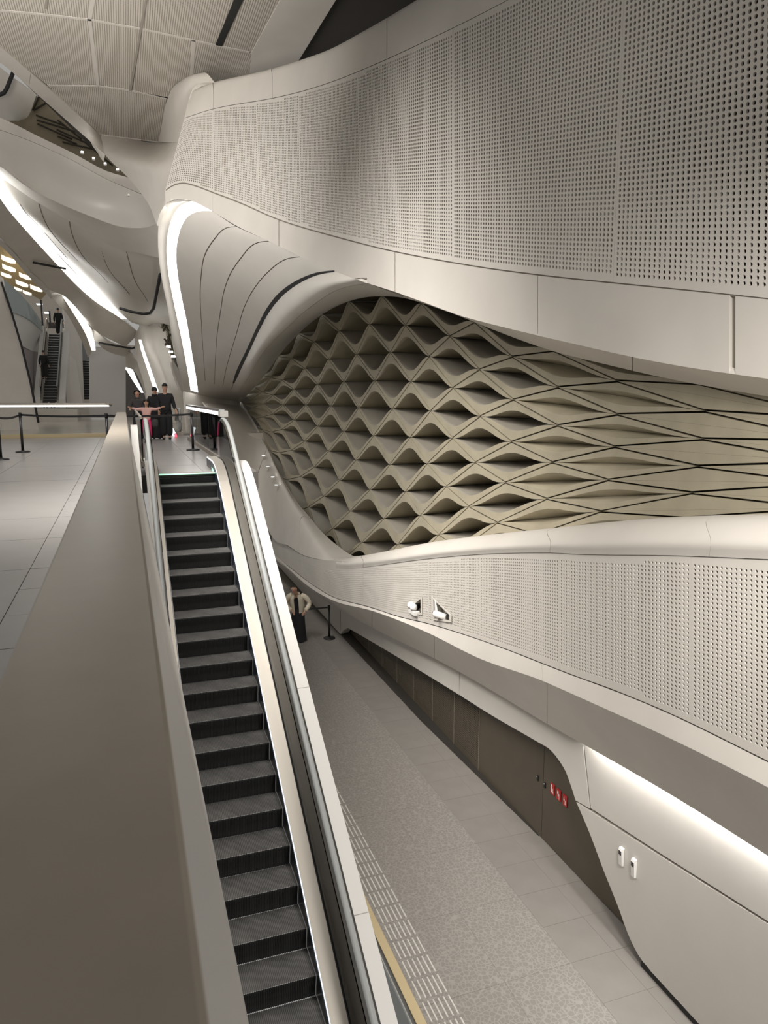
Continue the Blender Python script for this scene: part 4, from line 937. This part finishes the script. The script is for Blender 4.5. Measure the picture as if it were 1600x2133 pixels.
for x, y0, y1, lab in ((89, 625, 678, 'thin black post at the head of the far escalator, left one'), (105.5, 648, 684, 'thin black post at the head of the far escalator, right one')):
    o = empty('post', oY(x, y1, 53), lab, 'post'); h = oY(x, y0, 53)-oY(x, y1, 53)
    MB().box(-.05, .05, -.05, .05, 0, h[2]).build('shaft', POSTM, o); MB().box(-.08, .08, -.08, .08, 0, .03).build('foot', POSTM, o)
def far_escalator(l0, r0, l1, r1, Y0, Y1, n, name_label, top=True):
    """steps between picture corners (upper left/right, lower left/right)"""
    A, B = oY(*l0, Y0), oY(*r0, Y0); D, E_ = oY(*l1, Y1), oY(*r1, Y1); w = ((B-A)[0]+(E_-D)[0])/2
    c0, c1 = (A+B)/2, (D+E_)/2
    root = empty('escalator', c1, name_label, 'escalator')
    run = np.array([0, (c0-c1)[1]/n, (c0-c1)[2]/n]); dx = (c0-c1)[0]/n
    box = None
    for k in range(n):
        if box is None: box = MB().box(-w/2, w/2, 0, run[1]+.02, -.02, 0).build('step', STEELD, root); ri = MB().box(-w/2, w/2, 0, .02, -run[2], -.02).build('riser', RISER, box); o = box
        else: o = link('step', box.data, None, root); r_ = link('riser', ri.data, None, o)
        o.location = (dx*(k+1), run[1]*(k+1), run[2]*(k+1))
    sl_ = np.array([dx, run[1], run[2]])*n; e = sl_/np.linalg.norm(sl_)
    for s in (-1, 1):
        x = s*(w/2+.09)
        m = MB(); m.prism([np.array([x-.05, 0, -.3]), np.array([x-.05, 0, .12]), np.array([x-.05, 0, .12])+sl_, np.array([x-.05, 0, -.3])+sl_], (.1, 0, 0)); m.build('skirt', STEEL, root)
        m = MB(); m.prism([np.array([x-.01, 0, .12]), np.array([x-.01, 0, .95]), np.array([x-.01, 0, .95])+sl_, np.array([x-.01, 0, .12])+sl_], (.02, 0, 0)); m.build('glass_panel', GLASS, root)
        P = [np.array([x, 0, .97]), np.array([x, 0, .97])+sl_*.98, np.array([x, .3, 1.0])+sl_, np.array([x, .8, .9])+sl_, np.array([x, 1.0, .5])+sl_]
        MB().tube(P, .05, n=6).build('handrail', STEELD if s > 0 else STEEL, root)
        MB().prism([np.array([x+s*.06, 0, -.3]), np.array([x+s*.06, 0, .2]), np.array([x+s*.06, 0, .2])+sl_, np.array([x+s*.06, 0, -.3])+sl_], (s*.35, 0, 0)).build('side_panel', FASC, root)
    return root, c0, c1
fe1, f0, f1 = far_escalator((102, 696), (127, 696), (89, 838), (118, 838), 54, 49, 26, 'left one of two far black escalators rising in the background')
fe2, g0, g1_ = far_escalator((170, 751), (184, 751), (172, 832), (190, 832), 60, 57, 16, 'right one of two far black escalators, partly behind the pale pier')
patch([[(133, 640, 56), (152, 660, 57), (170, 700, 58)], [(140, 850, 52), (160, 850, 53), (176, 850, 55)]], 'wall_far', WALL, None, nu=6, nv=10, label='pale slanted wall between the two far escalators')
patch([[(144, 738, 50.8), (158, 752, 50.8)], [(146, 850, 50), (174, 850, 50)]], 'wall_far', WALLG, None, nu=4, nv=4, label='grey slanted buttress right of the far escalator')
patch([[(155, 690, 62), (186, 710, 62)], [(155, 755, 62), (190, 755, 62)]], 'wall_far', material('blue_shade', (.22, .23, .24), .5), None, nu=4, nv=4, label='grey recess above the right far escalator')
struct(MB().box(-6.0, -2.6, 46.4, 49.6, -.06, .62).build('floor', WALL), 'raised pale step at the foot of the far escalators')
o = tag(MB().box(-.30, .30, -.04, .04, -.2, .2).build('screen', CLGREY), 'small dark screen at the head of the far escalator', 'screen'); o.location = oY(110, 678, 56)

# back wall of the hall behind the landing soffit, so that no gap stays open
patch([[(290, 640, 62), (400, 640, 62), (520, 640, 62)], [(290, 930, 62), (400, 930, 62), (520, 930, 62)]], 'wall_far', WALL, None, nu=4, nv=4, label='pale back wall of the hall behind the landing')

# ================================================================== RAILS, POSTS AND LANDING
# glass guard along the far edge of the upper floor
gr = empty('glass_guard', (-3, 27.45, 0), 'long glass guard with glowing handrail across the far edge of the upper floor', 'rail')
MB().box(-8, 2.6, -.06, .06, -.02, .13).build('base_rail', GOLDR, gr)
for k in range(6): MB().box(-7.9+1.75*k, -7.9+1.75*k+1.73, -.012, .012, .13, 1.06).build('glass_panel', GLASS, gr)
MB().tube([(-8, 0, 1.13), (2.35, 0, 1.13), (2.6, 0, 1.10)], .05, n=10).build('handrail', STEEL, gr)
MB().box(-8, 2.5, -.058, -.02, 1.045, 1.085).build('led_line', emitter('rail_led', (1, .98, .95), 3.5), gr)
# landing rail on the right: glass with lit rail
lr = empty('glass_guard', (1.93, 20, 0), 'glass guard with lit box rail along the right side of the landing', 'rail')
MB().box(-.05, .05, -4.3, 4.6, 0, .10).build('base_rail', STEEL, lr)
for a, c in ((-4.3, -1.4), (-1.38, 1.6), (1.62, 4.55)): MB().box(-.012, .012, a, c, .10, 1.0).build('glass_panel', GLASS, lr)
MB().box(-.055, .055, -4.2, 4.6, 1.08, 1.13).build('handrail', STEELD, lr)
MB().box(-.055, .0, -4.15, 4.55, 1.0, 1.075).build('led_line', emitter('rail_led_2', (1, .98, .95), 2.2), lr)
MB().box(-.07, .09, -4.5, -4.12, .98, 1.10).build('end_cap', FASC, lr)
# left guard of the landing beside the parapet
l2 = empty('glass_guard', (.30, 19, 0), 'short glass guard between the parapet and the landing', 'rail')
MB().box(-.03, .03, -3.6, 4, 0, .1).build('base_rail', STEEL, l2); MB().box(-.012, .012, -3.5, 4, .1, .95).build('glass_panel', GLASS, l2); MB().tube([(0, -3.6, .98), (0, 4, .98)], .03, n=8).build('handrail', STEEL, l2)
# head of the next escalator behind the people: two newels
nx = empty('escalator', (1.5, 27.4, 0), 'head of the next escalator behind the people with curved handrails', 'escalator')
for x in (-1.05, .35):
    P = [(x, 2.2, .5), (x, 1.2, .93), (x, .25, .95)]+[(x, .1-.38*math.sin(q), .56+.39*math.cos(q)) for q in np.linspace(.2, math.pi, 12)]+[(x, .5, .17)]
    MB().tube(P, .045, n=8).build('handrail', RUBBER, nx)
    MB().box(x-.01, x+.01, .05, 2.0, .12, .92).build('glass_panel', GLASS, nx); MB().box(x-.1, x+.1, -.1, 2.2, 0, .14).build('deck', STEEL, nx)
tag(MB().tube([(1.62, 26.9, .02), (1.60, 26.88, .1), (1.56, 26.86, .22), (1.52, 26.85, .3)], .09, n=10, ry=.04).build('toy_lamp', emitter('toy_white', (.9, .97, 1), 1.6)), 'small glowing white signal lamp at the foot of the next escalator', 'light')
tag(MB().tube([(1.66, 26.7, .0), (1.64, 26.7, .06), (1.62, 26.7, .12)], .09, n=10, ry=.04).build('toy_lamp', emitter('toy_red', (1, .04, .1), 2.2)), 'small glowing red signal lamp at the foot of the next escalator', 'light')

# belt posts
def stanchion(loc, label):
    o = empty('belt_post', loc, label, 'post', 'black belt posts')
    MB().lathe([(.0, 0), (.17, 0), (.175, .012), (.165, .028), (.05, .04), (.034, .06)], 24).build('base', POSTM, o)
    MB().lathe([(.032, .05), (.032, .93)], 16).build('pole', POSTM, o)
    MB().lathe([(.037, .88), (.037, .985), (.030, 1.0), (.0, 1.0)], 16).build('head', POSTM, o)
    return o
sp = [np.array([-2.65, 18.17, 0]), np.array([-2.48, 20.5, 0]), np.array([-.42, 18.9, 0]), np.array([1.64, 19.76, 0]), np.array([5.31, 19.95, ZL])]
for p, l in zip(sp, ('black belt post at the left edge of the picture', 'black belt post second from the left on the upper floor', 'black belt post standing just behind the stone parapet', 'black belt post on the landing in front of the man in a cap', 'black belt post on the lower corridor beside the man in a quilted jacket')): stanchion(p, l)
def belt(a, c, sag, label):
    a, c = np.array(a), np.array(c); V = []; n = 16
    d = (c-a)/np.linalg.norm(c-a); nrm = np.array([-d[1], d[0], 0])*.003
    for t in np.linspace(0, 1, n+1):
        p = a+(c-a)*t; z = -sag*4*t*(1-t)
        for w, h in ((-1, -.025), (1, -.025), (1, .025), (-1, .025)): V.append(p+nrm*w+np.array([0, 0, z+h]))
    F = [(4*i+q, 4*i+(q+1) % 4, 4*i+4+(q+1) % 4, 4*i+4+q) for i in range(n) for q in range(4)]+[(3, 2, 1, 0), tuple(4*n+q for q in range(4))]
    tag(MB().add(V, F).build('belt', POSTM), label, 'belt', 'black barrier belts')
hz = np.array([0, 0, .94])
belt(sp[0]+hz, sp[1]+hz, .05, 'black barrier belt between the two leftmost posts'); belt(sp[1]+hz, sp[2]+hz, .03, 'black barrier belt running across the upper floor to the parapet')
belt(sp[2]+hz, sp[3]+hz, .03, 'black barrier belt across the landing in front of the people'); belt(sp[0]+hz, sp[0]+hz+np.array([-2.5, -.6, 0]), .04, 'short black barrier belt leaving the picture at the left')
belt(sp[4]+hz, np.array([4.62, 20.0, ZL+.93]), .0, 'black barrier belt held by the man in a quilted jacket')

# ================================================================== PEOPLE
def skin_mesh(name, joints, edges, mat, parent, sub=2, root=0):
    """one continuous tapering surface grown over a skeleton; joints: (x, y, z, radius[, radius2])"""
    me = bpy.data.meshes.new(name); me.from_pydata([j[:3] for j in joints], edges, [])
    o = link(name, me); o.modifiers.new('s', 'SKIN'); sv = me.skin_vertices[0].data
    for v, j in zip(sv, joints): v.radius = (j[3], j[4] if len(j) > 4 else j[3])
    sv[root].use_root = True
    m = o.modifiers.new('d', 'SUBSURF'); m.levels = sub; m.render_levels = sub
    dg = bpy.context.evaluated_depsgraph_get(); nm = bpy.data.meshes.new_from_object(o.evaluated_get(dg)); nm.name = name
    bpy.data.objects.remove(o); nm.materials.clear(); nm.polygons.foreach_set('use_smooth', [True]*len(nm.polygons))
    return link(name, nm, mat, parent)
def person(loc, rz, label, h=1.75, arms=None, lean=0., head=(0, 0), legs=((.09, 0, 0), (-.09, 0, 0)), top=CLBLK, low=CLBLK, hair=HAIR, cover=None, skirt=False, shoe=CLBLK, quilt=False, sleeve=None, detail=True):
    """standing figure, facing local -Y; arms = ((elbow), (wrist)) for each side relative to the shoulder"""
    s = h/1.75; o = empty('person', loc, label, 'person', rz=rz)
    L = lambda z: -lean*max(0, z-.95)                              # forward lean above the hip
    J = []; E_ = []
    def add(x, y, z, r, r2=None, to=None):
        J.append((x*s, (y+L(z))*s, z*s, r*s, (r2 or r)*s))
        if to is not None: E_.append((to, len(J)-1))
        return len(J)-1
    hip = add(0, 0, .95, .145, .105); wa = add(0, 0, 1.12, .125, .09, hip); ch = add(0, .01, 1.32, .15, .10, wa); nb = add(0, .015, 1.46, .06, .06, ch)
    hx, hy = head; n2 = add(hx*.3, .0+hy*.4, 1.54, .055, .055, nb)
    h1 = add(hx*.7, -.02+hy*.8, 1.61, .078, .092, n2); h2 = add(hx, -.015+hy, 1.69, .084, .102, h1); add(hx, -.010+hy, 1.765, .058, .072, h2)
    if arms is None: arms = (((.07, .03, -.28), (.08, -.06, -.53)), ((-.07, .03, -.28), (-.08, -.06, -.53)))
    wr = []; AP = []
    for sd, (el, wi) in zip((1, -1), arms):
        sx = .185*sd
        a = add(sx, .01, 1.41, .062, None, ch); e = add(sx+el[0], .01+el[1], 1.41+el[2], .043, None, a); w = add(sx+wi[0], .01+wi[1], 1.41+wi[2], .028, None, e)
        AP.append((a, e, w)); d = np.array(wi)-np.array(el); d = d/np.linalg.norm(d)
        side = np.cross(d, (0, 1, 0)); side = side/(np.linalg.norm(side)+1e-6)
        c = (np.array([sx+wi[0], .01+wi[1], 1.41+wi[2]]))
        p = c+d*.07; pm = add(*p, .032, .018, w)
        for f, (off, ln) in enumerate(((-.027, .065), (-.009, .08), (.009, .075), (.026, .06))):
            q = p+side*off+d*.03; q2 = q+d*ln*.5; q3 = q+d*ln*.95+np.array([0, -.014, 0])
            f1 = add(*q, .0095, None, pm); f2 = add(*q2, .0085, None, f1); add(*q3, .007, None, f2)
        q = c+d*.035+side*.03; f1 = add(*q, .0105, None, w); add(*(q+side*.022+d*.04), .009, None, f1)
    LG = []
    for (kx, ky, fy), sd in zip(legs, (1, -1)):
        a = add(.085*sd, 0, .88, .088, None, hip); k = add(kx, ky, .50, .058, None, a); an = add(kx*1.02, ky+fy+.03, .085, .036, None, k); t = add(kx*1.1, ky+fy-.13, .03, .034, .026, an)
        LG.append((a, k, an, t))
    skin_mesh('body', J, E_, SKIN, o, 2 if detail else 1)
    P = lambda i, r, r2=None: (*J[i][:3], r*s, (r2 or r)*s)
    # face pieces
    hc = np.array(J[h2][:3]); fwd = np.array([0, -1, 0])
    if detail:
        m = MB(); m.lathe([(0.001, -.02), (.014, -.018), (.010, .02), (.003, .03)], 8, c=tuple(hc+np.array([0, -.098, -.035])*s)); m.build('nose', SKIN, o)
        m = MB()
        for sx in (-.03, .03): m.lathe([(.001, -.005), (.007, 0), (.001, .005)], 8, c=tuple(hc+np.array([sx, -.090, .0])*s))
        m.build('eyes', HAIR, o); m = MB(); m.box(hc[0]-.022*s, hc[0]+.022*s, hc[1]-.092*s, hc[1]-.08*s, hc[2]-.075*s, hc[2]-.066*s); m.build('mouth', CLPINK, o)
        m = MB()
        for sx in (-.078, .078): m.lathe([(.002, -.03), (.014, -.015), (.016, .015), (.004, .03)], 8, c=tuple(hc+np.array([sx, .01, -.015])*s))
        m.build('ears', SKIN, o)
    # hair / cover: shell over the back and crown
    def shell(name, mat, rx, ry, rz_, open_front=True, drop=-.5, cz=0.):
        V = []; F = []; nu, nv = 18, 9
        for i in range(nv+1):
            th = i/nv*math.pi*(.62 if drop > -.9 else .78)
            for j in range(nu):
                a = 2*math.pi*j/nu; yy = math.sin(a)
                lim = th if open_front else th*.72
                w_ = min(1, max(0, (yy+.45)/.8)); w_ = w_*w_*(3-2*w_)
                if open_front: lim = min(th, math.pi*(.29+.4*w_))
                V.append(hc+np.array([rx*math.sin(lim)*math.cos(a), ry*math.sin(lim)*yy+.008, rz_*math.cos(lim)+cz])*s)
        for i in range(nv):
            for j in range(nu): F.append((i*nu+j, i*nu+(j+1) % nu, (i+1)*nu+(j+1) % nu, (i+1)*nu+j))
        mesh(name, V, F, mat, o, True)
    if cover == 'cap':
        shell('hair', HAIR, .086, .105, .105); shell('cap', CLBLK, .094, .112, .112, False, -.5, .012)
        MB().prism([tuple(hc+np.array([x, y, .045])*s) for x, y in ((-.075, -.07), (-.055, -.15), (0, -.175), (.055, -.15), (.075, -.07))], (0, 0, .012)).build('cap_brim', CLBLK, o)
    elif cover == 'hood':
        shell('hair', HAIR, .084, .10, .102); shell('hood', sleeve or top, .128, .142, .15, True, -1)
        skin_mesh('hood_collar', [(hc[0], hc[1]+.03*s, hc[2]-.12*s, .10*s, .09*s), (hc[0], hc[1]+.02*s, hc[2]-.25*s, .14*s, .11*s)], [(0, 1)], sleeve or top, o, 1)
    elif cover == 'buns':
        shell('hair', HAIR, .092, .11, .11)
        for sx in (-.07, .05): MB().lathe([(.002, -.045), (.04, -.02), (.045, .01), (.002, .05)], 10, c=tuple(hc+np.array([sx, .03, .10])*s)).build('hair_bun', HAIR, o)
    elif cover == 'veil':
        shell('veil', CLBLK, .10, .118, .118, False, -1)
        skin_mesh('veil_drape', [(hc[0], hc[1]+.02*s, hc[2]-.1*s, .10*s, .10*s), (hc[0], hc[1]+.03*s, hc[2]-.26*s, .16*s, .12*s)], [(0, 1)], CLBLK, o, 1)
    else: shell('hair', hair, .086, .104, .106)
    # upper garment with sleeves
    k = 1.22 if quilt else 1.25
    G = [(0, L(.84)*s, .84*s, .17*k*s, .13*k*s), P(wa, .145*k, .108*k), P(ch, .165*k, .115*k), P(nb, .075, .07)]; GE = [(0, 1), (1, 2), (2, 3)]
    for a, e, w in AP:
        b_ = len(G); mid = .5*np.array(J[e][:3])+.5*np.array(J[w][:3]); en = np.array(J[w][:3])*.93+np.array(J[e][:3])*.07
        G += [P(a, .072*k), P(e, .056*k), (*en, .043*k*s, .043*k*s)]; GE += [(2, b_), (b_, b_+1), (b_+1, b_+2)]
    if quilt:
        skin_mesh('shirt', [P(hip, .17, .135), P(wa, .155, .125), P(ch, .17, .135), P(nb, .08)], [(0, 1), (1, 2), (2, 3)], CLBLK, o, 2)
        # quilted jacket in ringed segments, open at the front
        for nm, pts in (('jacket', None),):
            m = MB(); NR = 15; nu = 20
            V = []; F = []
            for i in range(NR*2+1):
                t = i/(NR*2); z = .88+t*.58; puff = .012*(1 if i % 2 else -.6)
                rx = (.185+.02*math.sin(t*3))*(1 if t < .8 else 1-.45*(t-.8)/.2)+puff; ry = (.15 if t < .8 else .15-.05*(t-.8)/.2)+puff
                for j in range(nu+1):
                    a = -math.pi/2+.33+(2*math.pi-.66)*j/nu
                    V.append((rx*math.cos(a)*s, (ry*math.sin(a)+L(z))*s, z*s))
            for i in range(NR*2):
                for j in range(nu): F.append((i*(nu+1)+j, i*(nu+1)+j+1, (i+1)*(nu+1)+j+1, (i+1)*(nu+1)+j))
            jk = mesh('jacket', V, F, top, o, True); so = jk.modifiers.new('t', 'SOLIDIFY'); so.thickness = .012
            for a, e, w in AP:
                A_, B_, C_ = (np.array(J[q][:3]) for q in (a, e, w)); path = list(spline([A_*.72+np.array(J[nb][:3])*.28, A_, B_, C_*.93+B_*.07], 25))
                MB().tube(path, [(.078-.022*i/24+(.007 if i % 2 else -.005))*s for i in range(25)], n=12).build('jacket_sleeve', top, jk)
            MB().tube([(J[nb][0]+.07*math.cos(q)*s, J[nb][1]+.06*math.sin(q)*s, J[nb][2]+.02*s) for q in np.linspace(-.9, math.pi+.9, 14)], .03*s, n=8).build('collar', top, jk)
    else: skin_mesh('coat' if skirt else 'jacket', G, GE, top, o, 2)
    if skirt:
        m = MB(); n = 22; V = []; F = []; st = [(1.02, .165, .13), (.8, .19, .155), (.5, .205, .175), (.2, .225, .20), (.035, .24, .215)]
        for i, (z, rx, ry) in enumerate(st):
            for j in range(n):
                a = 2*math.pi*j/n; f = 1+.05*math.cos(7*a)*(i/4)
                V.append((rx*f*math.cos(a)*s, ry*f*math.sin(a)*s, z*s))
        F = [(i*n+j, i*n+(j+1) % n, (i+1)*n+(j+1) % n, (i+1)*n+j) for i in range(len(st)-1) for j in range(n)]
        mesh('skirt', V, F, low, o, True)
    else:
        T = [(0, L(1.02)*s, 1.02*s, .155*s, .12*s)]; TE = []
        for a, kk, an, t in LG:
            b_ = len(T); T += [P(a, .125), P(kk, .115), (*(np.array(J[an][:3])+np.array([0, 0, .02])), .105*s, .105*s)]; TE += [(0, b_), (b_, b_+1), (b_+1, b_+2)]
        skin_mesh('trousers', T, TE, low, o, 2)
    for a, kk, an, t in LG:
        A_, T_ = np.array(J[an][:3]), np.array(J[t][:3])
        MB().tube([A_+np.array([0, .05*s, -.045*s]), A_+np.array([0, -.02*s, -.04*s]), T_+np.array([0, .03*s, .005]), T_+np.array([0, -.05*s, 0])], [.03*s, .046*s, .045*s, .02*s], n=10, ry=[.03*s, .04*s, .032*s, .018*s]).build('shoe', shoe, o)
    return o
a = .16
person((1.27, 25.1, 0), -.1, 'man in black jacket and dark cap standing at the head of the next escalator', 1.76, cover='cap', arms=(((.06, .0, -.27), (.13, -.16, -.46)), ((-.05, .03, -.27), (-.03, -.1, -.5))))
person((.96, 25.55, 0), .15, 'woman in long black robe and veil standing beside the man in a cap', 1.66, cover='veil', skirt=True)
person((.42, 25.9, 0), .1, 'woman in dark hooded coat leaning on the rail at the left of the group', 1.56, cover='hood', top=CLGREY, sleeve=CLGREY, skirt=True, arms=(((.12, -.05, -.22), (.12, -.30, -.30)), ((-.12, -.05, -.22), (-.14, -.30, -.30))))
person((.66, 24.85, 0), .0, 'small child with hair buns in pink trousers holding both arms out', 1.24, cover='buns', top=CLROSE, low=CLPINK, shoe=CLROSE, lean=.12, arms=(((.24, -.04, -.02), (.46, -.08, .06)), ((-.24, -.04, -.02), (-.46, -.08, .05))))
tag(MB().tube([(.90, 24.55, .42), (.90, 24.55, .50), (.90, 24.55, .66), (.90, 24.55, .68)], [.07, .10, .09, .03], n=12, ry=[.05, .06, .055, .02]).build('handbag', CLGREY), 'small grey bag hanging beside the child in pink trousers', 'bag')
mn = person((4.41, 20.03, ZL), -.42, 'man in cream quilted jacket and long black robe looking down at the belt', 1.72, top=CLCREAM, low=CLBLK, skirt=True, quilt=True, lean=.32, head=(-.03, -.14), arms=(((.17, -.02, -.24), (.07, -.24, -.42)), ((-.15, -.02, -.25), (.06, -.26, -.42))))
# far people on and below the far escalator
person(oY(94, 790, 49.6), 2.9, 'dark figure riding up the left far escalator', 1.7, detail=False)
person(oY(124, 699, 54.5), 3.1, 'dark figure standing at the head of the left far escalator', 1.75, detail=False)
person(oZ(95, 850, .62), 3.0, 'dark figure standing at the foot of the left far escalator', 1.65, detail=False)
person(oZ(110, 850, .62), 3.0, 'person in a white shirt at the foot of the left far escalator', 1.7, top=CLWHITE, detail=False)
